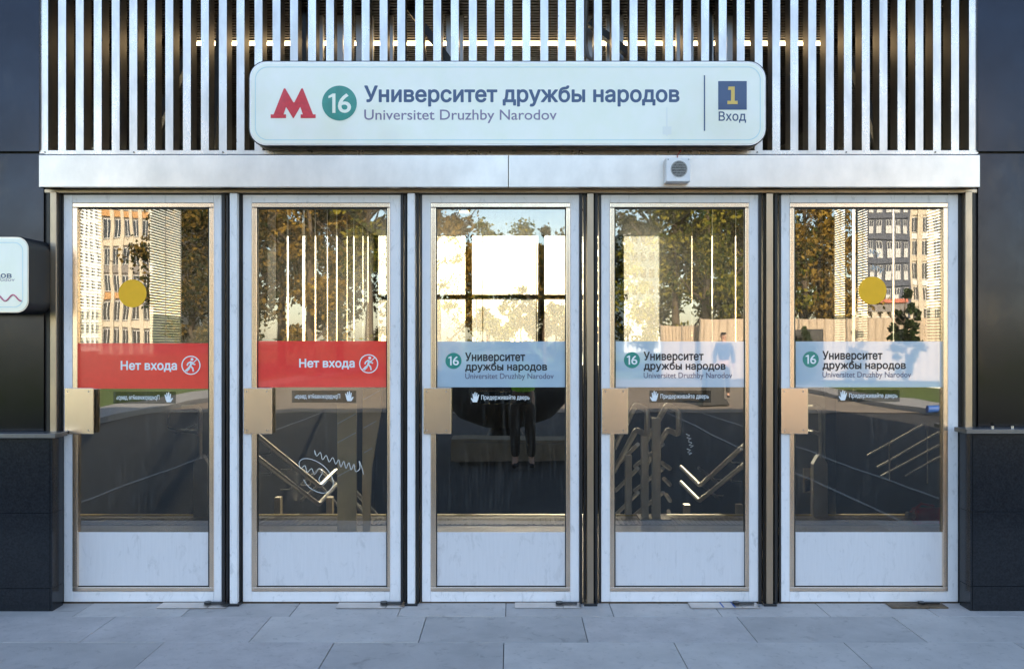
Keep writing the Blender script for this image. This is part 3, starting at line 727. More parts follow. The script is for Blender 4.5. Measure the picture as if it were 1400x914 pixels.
# ceiling
ce = thing('ceiling', None, None, kind='structure')
MB().box((XL-.1, -.0+.1, ZC+.12), (XR+.1, YE+.1, ZC+.16)).build('ceiling_deck', M['blackmetal'], ce)
mb = MB()
for k in range(120):
    y = .14+k*.05
    if abs(y-.95) < .06: continue
    mb.box((XL, y, ZC+.01), (XR, y+.028, ZC+.05))
c_ = mb.build('ceiling_slats', M['ceil'], ce); c_['kind'] = 'stuff'
MB().box((XL, 6.2, ZC), (XR, YE, ZC+.05)).build('soffit', M['soffit'], ce)
MB().box((XL, .12, ZC-.10), (XR, .2, ZC-.02)).build('ceiling_beam', M['blackmetal'], ce) if False else None
led = thing('strip_light', 'warm strip light glowing along the ceiling behind the silver slats', 'strip light', (0, .95, ZC))
MB().box((-2.3, .94, ZC-.008), (2.26, .962, ZC+.008)).build('light_strip', M['led'], led)
MB().box((-2.32, .90, ZC+.0085), (2.28, 1.0, ZC+.05)).build('light_housing', M['blackmetal'], led)
for x in (-.35, .48):
    t = thing('ceiling_light', 'small square lit ceiling spotlight, %s of the pair in the middle door' % ('left' if x < 0 else 'right'), 'ceiling light', (x*2.2, 9, ZC), group='ceiling lights')
    MB().box((x*2.2-.09, 8.9, ZC-.04), (x*2.2+.09, 9.1, ZC-.001)).build('housing', M['blackmetal'], t)
    MB().box((x*2.2-.07, 8.897, ZC-.037), (x*2.2+.07, 9.08, ZC-.041)).build('lamp', M['led'], t)
# roof
o = MB().box((-8.4, -.02+.13, 6.1), (9.3, YE+.2, 6.35)).build('roof', M['blackmetal']); tag(o, 'flat dark station roof above the slat screen', 'roof')
# plenum walls above the ceiling so no light leaks
for x in (XL-.11, XR+.01): 
    o = MB().box((x, .1, ZC), (x+.1, YE+.1, 6.09)).build('upper_wall', M['blackmetal']); tag(o, 'dark upper side wall over the station ceiling, %s side' % ('left' if x < 0 else 'right'), 'wall')
o = MB().box((XL, YE, ZC+.17), (XR, YE+.1, 6.09)).build('upper_wall', M['blackmetal']); tag(o, 'dark upper end wall over the far glazing', 'wall')
# far glazing
fg = thing('far_glazing', 'black framed glass wall at the far end, seen bright through the middle door', 'glass wall', (0, YE, 1.15))
def pf(x0, y0, x1, y1, name='mullion', fr=YE-.06, bk=YE+.04): MB().pbox(x0, y0, x1, y1, fr, bk).build(name, M['blackmetal'], fg)
for a, b in ((512, 517), (636, 645.5), (734.5, 737), (735.5, 744.5), (838, 853), (905, 913)):
    if (a, b) == (734.5, 737): continue
    pf(a, 322, b, 402.2); pf(a, 409.2, b, 500)
pf(512, 402.4, 858, 409, 'cross_bar')
pf(386, 318, 1027, 321.8, 'head_bar')
for a in (659.5, 733): pf(a, 322, a+1.2, 402.2, 'thin_bar', YE-.02); pf(a, 409.2, a+1.2, 500, 'thin_bar', YE-.02)
for a, b in ((386, 511.5), (913.5, 1027), (517, 636), (645.5, 735.5), (744.5, 838), (853, 905)):
    MB().pbox(a, 322, b, 500, YE+.0, YE+.008).build('glass_pane', M['glass2'], fg)

# ---- interior rails and posts
def bent(pts, r=.021):
    """tube with rounded elbows"""
    pts = [Vector(p) for p in pts]; out = [pts[0]]
    for i in range(1, len(pts)-1):
        a, b, c = pts[i-1], pts[i], pts[i+1]; u = (a-b).normalized()*min(.05, (a-b).length*.4); v = (c-b).normalized()*min(.05, (c-b).length*.4)
        for k in range(5):
            s = k/4; out.append((b+u)*(1-s)**2+b*2*s*(1-s)+(b+v)*s*s)
    out.append(pts[-1]); return MB().tube(out, r, 10)
def R3(*a): return [P(x, y, d-D) for x, y, d in a]
hr = thing('handrail', 'double steel handrail bent in a V, seen through the second door', 'handrail', (-2.2, 3.2, 0), group='stair handrails')
bent(R3((350, 593, 8.5), (353, 596, 8.52), (437, 664, 10.4), (459.5, 642, 11), (515, 704, 11.8)), .026).build('rail', M['rail'], hr)
bent(R3((349, 622, 8.5), (353, 626, 8.52), (436, 689, 10.4), (460.6, 662, 11), (500, 706, 11.8)), .026).build('rail', M['rail'], hr)
bent(R3((411, 663, 11.5), (437, 641, 11.8), (500, 700, 12.2)), .02).build('rail', M['rail'], hr)
bent(R3((411, 684, 11.5), (437, 662, 11.8), (470, 700, 12.2)), .02).build('rail', M['rail'], hr)
for (x, y, d) in ((370, 612, 8.95), (398, 634, 9.5), (424, 655, 10.1), (370, 640, 8.95), (398, 661, 9.5)):
    bent(R3((x, y, d), (x+1, y+8, d), (x-14, y+8, d+.1)), .007).build('rail_bracket', M['rail'], hr)
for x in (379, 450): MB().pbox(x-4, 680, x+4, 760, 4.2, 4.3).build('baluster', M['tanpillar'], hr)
hr2 = thing('handrail', 'double steel handrail bent in a V, seen through the fourth door on its right', 'handrail', (2.2, 3.2, 0), group='stair handrails')
bent(R3((1022, 605, 8.5), (1015, 611, 8.6), (957, 663, 10.4), (931, 638, 11)), .026).build('rail', M['rail'], hr2)
bent(R3((1022, 631, 8.5), (1015, 637, 8.6), (956, 684, 10.4), (931, 659, 11)), .026).build('rail', M['rail'], hr2)
bent(R3((955, 639, 11.5), (983, 661, 11.9)), .02).build('rail', M['rail'], hr2)
bent(R3((960, 662, 11.5), (983, 682, 11.9)), .02).build('rail', M['rail'], hr2)
for (x, y, d) in ((1000, 624, 9), (975, 647, 9.9), (1000, 650, 9), (975, 669, 9.9)):
    bent(R3((x, y, d), (x-1, y+8, d), (x+14, y+8, d+.1)), .007).build('rail_bracket', M['rail'], hr2)
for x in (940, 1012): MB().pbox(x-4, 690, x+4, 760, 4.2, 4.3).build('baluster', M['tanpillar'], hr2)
hr3 = thing('handrail', 'steel rail assembly with two looped ends on posts, seen through the fourth door', 'handrail', (1.2, 2.8, 0), group='stair handrails')
for dx, dd in ((0, 0), (43, .12)):
    bent(R3((840+dx*.9, 612, 9.6+dd), (869+dx, 553, 8.2+dd), (885+dx, 560, 8.05+dd), (885+dx, 594, 8.05+dd), (870+dx, 587, 8.2+dd), (838+dx*.9, 646, 9.6+dd)), .027).build('rail', M['rail'], hr3)
    for q in (1, 2, 3):
        bent(R3((842+dx*.6, 604+33*q, 9.6+dd), (872+dx*.8, 574+33*q, 8.6+dd)), .02).build('rail', M['rail'], hr3)
for x0, x1, y0, b, d in ((877, 887, 594, 704, 8.15), (892, 903.5, 571, 708, 8.05), (855, 864, 622, 702, 8.3)):
    c0, c1 = P(x0, 0, d-D).x, P(x1, 0, d-D).x
    MB().box((c0, d-D, -.005), (c1, d-D+.06, P(0, y0, d-D).z))  .build('post', M['postlit'], hr3, bevel=.004)
MB().box((P(873, 0, 2.6).x, 2.5, .0105), (P(915, 0, 2.6).x, 2.78, .018)).build('base_plate', M['postm'], hr3)
for q in range(4):
    bent(R3((905+q*3, 632+q*22, 8.8+q*.3), (916, 640+q*22, 9.0+q*.3)), .022).build('rail_stub', M['rail'], hr3)
def gatepost(px, s, lab):
    t = thing('handrail', lab, 'handrail', P(px, 706, 2.75), group='stair handrails')
    d = 8.25
    bent(R3((px-s*24, 556, 8.9), (px-s*8, 555, d), (px, 559, d), (px, 594, d), (px-s*8, 590, d), (px-s*26, 588, 8.9)), .02).build('rail', M['rail'], t)
    MB().tube(R3((px, 592, d), (px, 626, d)), .018, 10).build('post', M['rail'], t)
    a, b = P(px-10, 0, d-D).x, P(px+10, 0, d-D).x; z1 = P(0, 634, d-D).z; z2 = P(0, 622, d-D).z; xm = P(px, 0, d-D).x
    MB().prism([(a, -.003), (b, -.003), (b, z1), (xm+.02, z2), (xm-.02, z2), (a, z1)], d-D, d-D+.08).build('pedestal', M['postlit'], t, bevel=.003)
gatepost(1122, 1, 'looped steel rail end on a chamfered pedestal inside the rightmost door')
gatepost(274, 1, 'looped steel rail end on a chamfered pedestal inside the leftmost door')
hr4 = thing('handrail', 'faint sloping steel rails in the dark, seen through the rightmost door', 'handrail', (2.7, 4, 0), group='stair handrails')
for k, (a, b) in enumerate((((1186, 622), (1262, 580)), ((1200, 638), (1284, 590)), ((1205, 650), (1284, 608)), ((1238, 650), (1288, 622)))):
    bent(R3((a[0], a[1], 9.6-.05*k), (b[0], b[1], 8.4-.05*k)), .009).build('rail', M['rail'], hr4)
for x, y0, y1 in ((1216, 604, 655), (1268, 580, 660)): MB().tube(R3((x, y0, 9), (x, y1, 9)), .006, 8).build('upright', M['rail'], hr4)
hr5 = thing('handrail', 'faint loop of thin steel rail in the dark, inside the leftmost door', 'handrail', (-3.2, 4, 0), group='stair handrails')
bent(R3((270, 562, 9.6), (232, 562, 9.8), (228, 585, 9.8), (270, 590, 9.6)), .008).build('rail', M['rail'], hr5)
bent(R3((240, 592, 9.6), (268, 580, 9.4)), .008).build('rail', M['rail'], hr5)
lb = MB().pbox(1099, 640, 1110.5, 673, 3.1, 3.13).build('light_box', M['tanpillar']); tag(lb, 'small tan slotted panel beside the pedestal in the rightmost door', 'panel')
for q in range(6):
    MB().pprism([(1110-q*1.2, 650+q*3.6), (1110, 649+q*3.6), (1110, 650.6+q*3.6), (1101, 656.5+q*3.2), (1101, 655+q*3.2)], 3.09, 3.098).build('slot', M['blackmetal'], lb)
M['sunpatch'] = mat('tan_sun_patch', (.80, .64, .40), .55, noise=.2, nscale=6)  # tan upright sheets stand in for sun patches mirrored in the glass
for i, (pp, lab) in enumerate((([(461, 552), (487, 552), (487, 803), (461, 803)], 'narrow tan upright panel standing in for a sun patch in the second door, straight sided one'), ([(496, 531), (521, 531), (521, 560), (508, 640), (503, 803), (497, 803), (495, 665)], 'tan panel tapering downwards, standing in for a sun patch in the second door'))):
    fr = .35+i*.06; t = thing('sun_patch_panel', lab, 'panel', P(pp[0][0], 803, fr))
    polyface(pp, fr, fr+.03, 'sun_patch_face', M['sunpatch'], t)
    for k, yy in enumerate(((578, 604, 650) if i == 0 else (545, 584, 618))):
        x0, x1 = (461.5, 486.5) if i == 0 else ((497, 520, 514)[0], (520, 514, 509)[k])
        MB().pprism([(x0, yy), (x1, yy-(x1-x0)*.55), (x1, yy-(x1-x0)*.55+1.5), (x0, yy+1.5)], fr-.002, fr-.0002).build('patch_joint_line', M['white'], t)  # pale lines standing in for paving joints across the sun patches
# fire extinguisher box
fe = thing('fire_extinguisher', 'red fire extinguisher lying on the floor inside the rightmost door', 'fire extinguisher', P(1266, 728, 2.2))
c = P(1266, 716, 2.3); MB().tube([(c.x-.1, 2.3, .09), (c.x-.07, 2.3, .09), (c.x+.1, 2.32, .09), (c.x+.13, 2.32, .09)], .075, 16).build('cylinder_body', M['ext'], fe)
MB().tube([(c.x-.1, 2.3, .09), (c.x-.17, 2.3, .10)], .03, 12).build('valve', M['rail'], fe)
MB().tube([(c.x-.15, 2.3, .11), (c.x-.05, 2.28, .2), (c.x+.06, 2.28, .18)], .012, 8).build('hose', M['ext'], fe)

# ================================================================== behind the camera: reflected world, plus the park beyond the station
def make_leaves(n, rx, rz, zc, size, seed):
    rnd = random.Random(seed); v = []; f = []; cl = []
    for _ in range(46):
        while True:
            p = Vector((rnd.uniform(-1, 1), rnd.uniform(-1, 1), rnd.uniform(-1, 1)))
            if p.length < 1: break
        w = 1-.35*max(0, p.z); cl.append((p.x*rx*w, p.y*rx*w, zc+p.z*rz, rnd.uniform(.35, .9)*rx*.30))
    for _ in range(n):
        cx, cy, cz, cr = rnd.choice(cl); g = rnd.gauss
        c = Vector((cx+g(0, .5)*cr, cy+g(0, .5)*cr, cz+g(0, .45)*cr))
        a = Vector((g(0, 1), g(0, 1), g(0, 1))).normalized(); b = a.cross(Vector((g(0, 1), g(0, 1), g(0, 1)))).normalized()
        s = size*rnd.uniform(.6, 1.3); i = len(v)
        v += [c-a*s, c+b*s*.55, c+a*s, c-b*s*.55]; f.append((i, i+1, i+2, i+3))
    return v, f
TM = {}
def tree(x, y, h, kind, label, z=0, rx=None, seed=1, n=9000, size=.13, trunk='bark', cat='tree', group=None, bare=.22):
    rx = rx or h*.24
    t = thing('autumn_tree' if kind in 'ogyb' else 'dark_conifer', label, cat, (x, y, z), group)
    key = (kind, round(h), round(rx, 1), seed % 3, n)
    if key not in TM:
        mb = MB(); rz = h*(1-bare)/2; v, f = make_leaves(n, rx, rz, h*bare+rz, size, seed); mb.add(v, f)
        crown = mb.mesh('crown', M['leaf_'+kind]); tb = MB(); rnd = random.Random(seed)
        tb.tube([(0, 0, -.1), (.05, 0, h*.3), (.12, .05, h*.6), (.0, .1, h*.92)], h*.016, 8, h*.003)
        for k in range(12):
            a = rnd.uniform(0, 6.28); z0 = h*rnd.uniform(bare, .75); L = rx*rnd.uniform(.5, .9)
            tb.tube([(.08, .03, z0), (.08+math.cos(a)*L*.5, math.sin(a)*L*.5, z0+L*.35), (.08+math.cos(a)*L, math.sin(a)*L, z0+L*.85)], h*.006, 6, h*.0015)
        TM[key] = (crown, tb.mesh('trunk', M[trunk]))
    for nm, me in zip(('crown', 'trunk'), TM[key]):
        o = bpy.data.objects.new(nm, me); COL.objects.link(o); o.parent = t; OR[o.name] = Vector((x, y, z))
    t.rotation_euler = (0, 0, seed*1.3); return t
def RX(px, d): return (px-700)*d/F           # world x of a reflected thing at total path d
def RY(d): return -(d-D)
gT = 'autumn trees across the forecourt'
lst = [(300, 44, 13, 'b'), (345, 40, 13, 'b'), (385, 46, 14, 'b'), (425, 41, 13, 'o'), (465, 47, 14, 'b'), (505, 42, 13, 'g'), (545, 48, 13, 'b'), (262, 48, 12, 'b'), (600, 46, 11, 'o'),
       (800, 52, 10, 'b'), (890, 48, 11, 'g'), (925, 44, 13, 'g'), (965, 43, 14, 'g'), (1005, 47, 14, 'b'), (1040, 45, 13, 'g'), (1100, 44, 11.5, 'o'), (1122, 50, 9.5, 'o'), (760, 60, 6, 'b'), (668, 56, 9.2, 'g'), (715, 60, 9.6, 'g'), (745, 54, 8.8, 'b')]
nmk = {'b': 'brown and green', 'o': 'orange', 'g': 'green and gold'}
wh = {300: 'reflected at the right edge of the leftmost door', 262: 'reflected behind the flagpole strip in the leftmost door'}
for i, (px, d, h, k) in enumerate(lst):
    dn = 0 if px < 318 else 1 if px < 560 else 2 if px < 805 else 3 if px < 1050 else 4
    rank = ['leftmost', 'second', 'middle', 'fourth', 'rightmost'][dn]
    same = sorted(q[0] for q in lst if (0 if q[0] < 318 else 1 if q[0] < 560 else 2 if q[0] < 805 else 3 if q[0] < 1050 else 4) == dn); j = same.index(px)
    ordn = (['only'] if len(same) == 1 else ['left', 'right'] if len(same) == 2 else ['first', 'second', 'third', 'fourth', 'fifth', 'sixth', 'seventh'])[j]
    tree(RX(px, d), RY(d), h, k, '%s tree reflected in the %s door, %s one' % (nmk[k], rank, ordn+(' from left' if len(same) > 2 else '')), seed=i % 3+1, rx=3.0 if h > 9 else 1.6, group=gT, bare=.1)
tree(RX(1241, 33), RY(33), 3.6, 'd', 'small dark conifer in front of the beige fence, reflected in the rightmost door', rx=.55, seed=2, n=4000, size=.09, bare=.05)
tree(RX(1100, 33), RY(33), 2.2, 'd', 'low dark bush before the beige fence, reflected left in the rightmost door', rx=.5, seed=1, n=2500, size=.09, bare=.05)
# beige corrugated fence
def fence(p0, p1, h, n, lab, grp):
    t = thing('sheet_fence', lab, 'fence', p0, group=grp)
    p0 = Vector(p0); p1 = Vector(p1); dv = (p1-p0)/n; u = dv.normalized(); nr = Vector((-u.y, u.x, 0))
    for k in range(n):
        a = p0+dv*k; L = dv.length-.05; m = 24; vs = []; fs = []
        for i in range(m+1):
            off = .035 if (i//2) % 2 else 0
            q = a+u*(.025+L*i/m)+nr*off; vs += [(q.x, q.y, .05), (q.x, q.y, h-.0)]
        fs = [(2*i, 2*i+2, 2*i+3, 2*i+1) for i in range(m)]
        MB().add(vs, fs).build('fence_panel', M['fence'], t)
        MB().box((a.x-.03, a.y-.05, 0), (a.x+.03, a.y+.05, h+.04)).build('fence_post', M['fpost'], t)
fence((RX(905, 39), RY(39), 0), (RX(958, 38.6), RY(38.6), 0), 2.35, 2, 'lower length of beige sheet fence reflected in the fourth door', 'beige sheet fences')
fence((RX(958, 38), RY(38), 0), (RX(1300, 36), RY(36), 0), 2.58, 5, 'long beige corrugated sheet fence reflected in the fourth and rightmost doors', 'beige sheet fences')
o = MB().box((RX(1100, 34)-.6, RY(34)-.3, 0), (RX(1100, 34)+.65, RY(34)+.3, 2.1)); o = o.build('utility_cabinet', M['blackmetal'], None, bevel=.04); tag(o, 'dark utility cabinet before the beige fence, reflected in the rightmost door', 'cabinet')
# buildings
def building(px0, px1, d, h, cols, floors, mwall, mpier, lab, depth=18, spand=None, wfrac=.6, name='apartment_block', ft=.06, pm_=None, flush=False, sgn=1):
    x0, x1 = RX(px0, d), RX(px1, d); y = RY(d); t = thing(name, lab, 'building', ((x0+x1)/2, y-2, 0))
    MB().box((x0, y-depth, 0), (x1, y-.3, h)).build('wall', mwall, t)
    MB().box((x0-.2, y-depth, h), (x1+.2, y+.1, h+.6)).build('roof', M['greyb'], t)
    cw = (x1-x0)/cols; fh = h/floors
    pane = MB().box((-cw*wfrac/2, y-.26, 0), (cw*wfrac/2, y-.18, fh*(.36 if flush else .62))); pm = pane.mesh('pane', pm_ or M['pane'])
    fr = MB(); w2 = cw*wfrac/2
    for bx in (((-w2-ft, y-.22, -ft), (w2+ft, y-.12, 0)), ((-w2-ft, y-.22, fh*.62), (w2+ft, y-.12, fh*.62+ft)), ((-w2-ft, y-.22, 0), (-w2, y-.12, fh*.62)), ((w2, y-.22, 0), (w2+ft, y-.12, fh*.62)), ((-.03, y-.2, 0), (.03, y-.13, fh*.62))): fr.box(*bx)
    fm = fr.mesh('window', M['whiteb'] if mwall != M['navyb'] else M['slatewin'])
    o_ = org(t)
    for k in range(cols+1):
        x = x0+cw*k; MB().box((x-cw*(1-wfrac)/2.2, y-.29, 0), (x+cw*(1-wfrac)/2.2, y+(-.285 if flush else .1), h-.01)).build('pier', mpier, t)
    for f in range(floors):
        if spand: MB().box((x0, y-.289, f*fh), (x1, y-.02, f*fh+fh*.22)).build('floor_band', spand[(f*7) % len(spand)], t)
        for k in range(cols):
            w = bpy.data.objects.new('window', fm); COL.objects.link(w); w.parent = t; w.location = Vector((x0+cw*(k+.5), 0, f*fh+fh*.28))-o_
            p = bpy.data.objects.new('pane', pm); COL.objects.link(p); p.parent = w
    return t
building(138, 207, 120, 33, 5, 9, M['greyb'], M['cream'], 'tall block with cream piers and ochre bands reflected in the leftmost door', spand=[M['greyb'], M['cream'], M['ochre']], wfrac=.62)
building(96, 137, 170, 40, 6, 15, M['whiteb'], M['whiteb'], 'pale tower with small windows reflected at the left edge of the leftmost door', spand=[M['whiteb']], wfrac=.5)
building(208, 262, 150, 32, 6, 11, M['whiteb'], M['whiteb'], 'white block with banded floors reflected in the leftmost door right of the cream one', spand=[M['whiteb'], M['cream']], wfrac=.55)
building(1188, 1243, 125, 38, 5, 12, M['navyb'], M['navyb'], 'dark slate block with rows of small windows reflected in the rightmost door', spand=[M['navyb']], wfrac=.5, ft=.05, pm_=M['slatewin'], flush=True, depth=6)
building(1244, 1330, 135, 38, 6, 11, M['cream'], M['cream'], 'cream block with stepped balconies reflected at the right edge of the rightmost door', spand=[M['cream'], M['whiteb']], wfrac=.5)
building(1168, 1236, 60, 3.6, 5, 1, M['cream'], M['cream'], 'low cream pavilion with red roof behind the fence, reflected in the rightmost door', depth=6, spand=[M['cream']], wfrac=.4, name='low_pavilion')
o = MB().box((RX(1166, 60), RY(60)-6, 4.21), (RX(1238, 60), RY(60)+.3, 4.5)).build('roof_sheet', M['redroof']); tag(o, 'flat red roof sheet on the low cream pavilion reflected in the rightmost door', 'roof')
building(855, 902, 140, 19, 7, 6, M['whiteb'], M['whiteb'], 'pale distant block reflected in the left part of the fourth door', spand=[M['whiteb']], wfrac=.4)
# bowl and bench behind the photographer
bw = thing('round_planter', 'large dark round bowl on a foot behind the photographer, reflected in the middle door', 'planter', (-.1, -8, 0))
MB().lathe([(0, .28), (.35, .31), (.7, .46), (.98, .75), (1.15, 1.15), (1.1, 1.15), (.93, .8), (0, .7)], (-.1, -8.2, 0), 40).build('bowl', M['bowl'], bw)
MB().lathe([(.4, 0), (.36, .1), (.2, .3)], (-.1, -8.2, 0), 24).build('foot', M['bowl'], bw)
bn = thing('low_bench', 'low tan slatted bench behind the photographer, reflected in the middle door', 'bench', (.1, -6.65, 0))
for k in range(4): MB().box((-.82, -6.45-.13*k, .26), (1.1, -6.57-.13*k, .30)).build('seat_slat', M['bench'], bn, bevel=.004)
MB().box((-.82, -6.43, .02), (1.1, -6.445, .255)).build('front_board', M['bench'], bn)
for x in (-.7, .95): MB().box((x-.05, -6.5, 0), (x+.05, -6.9, .255)).build('leg', M['bench'], bn)
fb = thing('apartment_block', 'pale block of flats beyond the park, seen through the fourth door', 'building', (22, 150, 0))
MB().box((17.5, 150, 0), (26.5, 162, 24)).build('wall', M['whiteb'], fb)
wm = MB().box((-.45, 149.93, 0), (.45, 149.99, 1.5)).mesh('window', M['pane'])
for f in range(8):
    for k in range(6):
        w = bpy.data.objects.new('window', wm); COL.objects.link(w); w.parent = fb; w.location = Vector((18.3+k*1.48, 0, 1.2+f*2.9))-org(fb)
# park beyond
for i, (x, y, h, k, lab) in enumerate([(-2.6, 24, 7, 'y', 'pale yellow birch beyond the far glass wall, left in the middle door'), (-3.6, 30, 8, 'y', 'tall pale birch further back, left in the middle door'),
        (3.4, 27, 8, 'y', 'pale yellow tree beyond the glass wall in the fourth door, nearer one'), (4.6, 33, 9, 'y', 'pale yellow tree beyond the glass wall in the fourth door, further one')]):
    tree(x, y, h, k, lab, z=.46, rx=1.5, seed=i+1, n=2600, size=.07, trunk='birch', group='pale trees in the park', bare=.12)
for i, (x, y, h) in enumerate([(-8, 95, 5.5), (-3, 90, 4.5), (1.0, 92, 7.2), (4.5, 88, 5.2), (8, 96, 5), (-14, 90, 6), (14, 92, 6), (20, 90, 6)]):
    tree(x, y, h, 'g', 'distant rounded tree in the park, %s along the far row' % ['second', 'third', 'tallest, fourth', 'fifth', 'sixth', 'first', 'seventh', 'last'][i], z=.46, rx=2.8, seed=i % 3+1, n=9000, size=.2, group='distant park trees', bare=.1)
lp = thing('lamp_post', 'thin pale lamp post in the park seen through the middle door', 'lamp post', (-1.3*2, 60, .46))
MB().tube([(-2.6, 60, .46), (-2.6, 60, 5.0)], .05, 8).build('pole', M['postm'], lp); MB().box((-2.9, 59.9, 5.0), (-2.3, 60.1, 5.1)).build('lamp_head', M['postm'], lp)

# ================================================================== people
def skin(name, pts, edges, m, parent, sub=2):
    me = bpy.data.meshes.new(name); me.from_pydata([Vector(p[:3]) for p in pts], edges, []); me.materials.append(m)
    o = bpy.data.objects.new(name, me); COL.objects.link(o)
    if parent: o.parent = parent
    md = o.modifiers.new('skin', 'SKIN'); md.use_smooth_shade = True
    sv = me.skin_vertices[0].data
    for i, p in enumerate(pts):
        r = p[3]; sv[i].radius = (r, p[4]) if len(p) > 4 else (r, r)
    sv[0].use_root = True
    s_ = o.modifiers.new('sub', 'SUBSURF'); s_.levels = sub; s_.render_levels = sub
    return o
def person(loc, rz, label, top, legs, mtop, walk=.0, arms='down', cap=False, vest=False, scale=1):
    L = walk
    # joints: 0 pelvis 1 waist 2 chest 3 neckbase 4 neck 5 head 6 crown
    J = [(0, 0, .94, .13, .10), (0, 0, 1.08, .13, .095), (0, -.0, 1.30, .15, .105), (0, .01, 1.45, .07, .06), (0, .0, 1.53, .052, .052), (0, -.012, 1.62, .072, .088), (0, .0, 1.71, .062, .072),
         (0, -.10, 1.625, .014), (-.082, .005, 1.63, .014), (.082, .005, 1.63, .014)]
    E = [(0, 1), (1, 2), (2, 3), (3, 4), (4, 5), (5, 6), (5, 7), (5, 8), (5, 9)]
    legj = []; armj = []
    for s in (-1, 1):
        st_ = L*s; b = len(J)
        pts = [(s*.09, 0, .86, .085), (s*.10, -st_*.22-abs(L)*.03, .50, .058), (s*.105, -st_*.38+.03, .10, .04), (s*.115, -st_*.38-.10, .035, .035)]
        J += pts; E += [(0, b), (b, b+1), (b+1, b+2), (b+2, b+3)]; legj.append(pts)
        b = len(J)
        if arms == 'down': ap = [(s*.17, 0, 1.42, .058), (s*.23, .02+st_*.1, 1.15, .042), (s*.235, -.06+st_*.25, .90, .030), (s*.235, -.08+st_*.28, .83, .026)]
        else: ap = [(s*.17, 0, 1.42, .058), (s*.27, -.14, 1.24, .042), (s*.13, -.27, 1.50, .03), (s*.075, -.29, 1.56, .028)]
        J += ap; E += [(2, b), (b, b+1), (b+1, b+2), (b+2, b+3)]; armj.append(ap)
        pb = b+3; hp = Vector(ap[3][:3]); dr = (hp-Vector(ap[2][:3])).normalized()
        side = Vector((0, 1, 0)) if arms == 'down' else Vector((0, 0, 1))
        inn = Vector((-s, 0, 0)) if arms == 'down' else Vector((0, -1, 0))
        for q, ln in enumerate((.068, .078, .072, .056)):
            b = len(J); o_ = side*(q-1.5)*.0195
            for u, rr in ((.03, .0095), (.03+ln*.5, .0085), (.03+ln, .0075)):
                c = hp+dr*u*1.0+o_+inn*(u*.45); J.append((c.x, c.y, c.z, rr))
            E += [(pb, b), (b, b+1), (b+1, b+2)]
        b = len(J)
        for u, rr in ((.025, .011), (.06, .009)):
            c = hp-side*.035*(u/.04)*-1*(-1)+inn*u*.6+dr*u*.4; J.append((c.x, c.y, c.z, rr))
        E += [(pb, b), (b, b+1)]
    root = skin('person', J, E, M['skin'], None)
    root.location = loc; root.rotation_euler = (0, 0, rz); root.scale = (scale,)*3
    tag(root, label, 'person')
    # clothes
    T = [(0, 0, .98, .158, .122), (0, 0, 1.10, .158, .12), (0, 0, 1.30, .178, .128), (0, .008, 1.44, .10, .085)]
    TE = [(0, 1), (1, 2), (2, 3)]
    for ap in armj:
        b = len(T); e = Vector(ap[1][:3]); w = Vector(ap[2][:3])
        T += [(*ap[0][:3], .076), (*e, .06), (*(e+(w-e)*.93), .045)]; TE += [(2, b), (b, b+1), (b+1, b+2)]
    jk = skin('jacket', T, TE, mtop, root)
    if vest:
        skin('vest', [(0, 0, .93, .172, .136), (0, 0, 1.10, .172, .134), (0, 0, 1.30, .19, .14), (0, .008, 1.41, .13, .11)], [(0, 1), (1, 2), (2, 3)], M['vest'], root)
    B = [(0, 0, .97, .142, .112), (0, 0, .90, .145, .115)]; BE = [(0, 1)]
    for lp_ in legj:
        b = len(B); k = Vector(lp_[1][:3]); a = Vector(lp_[2][:3])
        B += [(*lp_[0][:3], .10), (*k, .074), (*(k+(a-k)*.95), .058)]; BE += [(1, b), (b, b+1), (b+1, b+2)]
    skin('trousers', B, BE, legs, root)
    for lp_ in legj:
        a = Vector(lp_[2][:3]); 
        skin('shoe', [(a.x, a.y+.03, .05, .045, .05), (a.x, a.y-.07, .045, .046, .04), (a.x*1.05, a.y-.17, .035, .042, .03)], [(0, 1), (1, 2)], M['cloth_b'], root, 1)
    for s in (-1, 1):
        MB().lathe([(0, -.011), (.009, -.006), (.011, 0), (.009, .006), (0, .011)], (s*.032, -.088, 1.645), 10).build('eye', M['white'], root)
    skin('mouth', [(-.022, -.092, 1.578, .005), (0, -.097, 1.576, .006), (.022, -.092, 1.578, .005)], [(0, 1), (1, 2)], M['pink'], root, 1)
    skin('hair', [(0, .035, 1.62, .078, .062), (0, .03, 1.69, .080, .075), (0, .01, 1.735, .07, .07)], [(0, 1), (1, 2)], M['hair'], root)
    if cap:
        cp = skin('cap', [(0, .0, 1.69, .09, .102), (0, .0, 1.745, .078, .088)], [(0, 1)], M['cloth_b'], root)
        MB().box((-.06, -.19, 1.685), (.06, -.07, 1.70)).build('cap_peak', M['cloth_b'], root, bevel=.006)
    return root
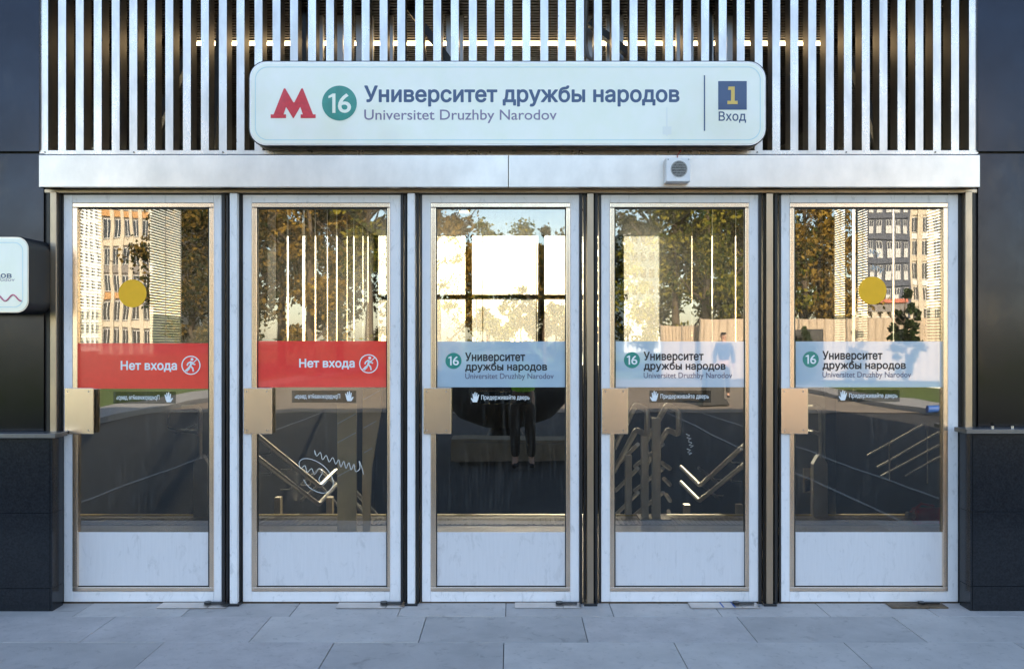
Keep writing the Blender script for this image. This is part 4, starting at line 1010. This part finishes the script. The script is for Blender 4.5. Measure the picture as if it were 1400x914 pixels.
# photographer stands just behind the lens, facing the doors (+y)
ph = person((.14, -5.93, 0), math.pi, 'photographer in a bright green high-visibility vest and dark trousers, reflected in the middle door', None, M['jeans'], M['cloth_b'], arms='up', vest=True, scale=.985)
ph.scale = (.985,)*3
cmr = thing('photo_camera', 'black camera held up by the photographer in the green vest', 'camera', (.03, -5.62, 1.58))
MB().box((-.04, -5.68, 1.54), (.10, -5.61, 1.63)).build('camera_body', M['black'], cmr, bevel=.006)
MB().tube([(.03, -5.61, 1.585), (.03, -5.54, 1.585)], .035, 20).build('lens', M['black'], cmr)
pc = person((RX(990, 25), RY(25), .02), math.radians(190), 'person in black cap and blue jacket walking before the fence, reflected in the fourth door', None, M['jeans'], M['cloth_n'], walk=.35, cap=True, scale=1.06)
bp = person((RX(620, 22), 22-D, .46), math.radians(150), 'person in brown jacket with a backpack outside, left in the middle door', None, M['jeans'], M['cloth_g'], walk=.25, scale=1.02)
bk = skin('backpack', [(0, .17, 1.05, .13, .09), (0, .19, 1.25, .14, .10), (0, .16, 1.42, .10, .07)], [(0, 1), (1, 2)], M['cloth_b'], None)
bk.location = bp.location; bk.rotation_euler = bp.rotation_euler; bk.scale = bp.scale; tag(bk, 'dark backpack worn by the person outside in the middle door', 'backpack')
sp2 = person((RX(661, 45), 45-D, .46), math.radians(20), 'tiny far person in reddish top walking in the park, middle door', None, M['jeans'], M['ext'], walk=.3)
# dark pedestal behind the walker, blue barrel by the kerb
o = MB().prism([(RX(957, 23), 0), (RX(993, 23), 0), (RX(990, 23), .12), (RX(986, 23), .16), (RX(986, 23), .95), (RX(963, 23), .95), (RX(963, 23), .16), (RX(959, 23), .12)], RY(23)-.3, RY(23)+.3).build('bollard_base', M['blackmetal'], None, bevel=.02)
tag(o, 'dark square pedestal on the forecourt reflected in the fourth door', 'pedestal')
o = MB().tube([(9.2, -14.4, .12), (9.22, -14.4, .12), (9.75, -14.3, .12), (9.78, -14.3, .12)], .085, 14).build('barrel', M['bluebar']); tag(o, 'blue plastic barrel lying by the kerb reflected in the rightmost door', 'barrel')
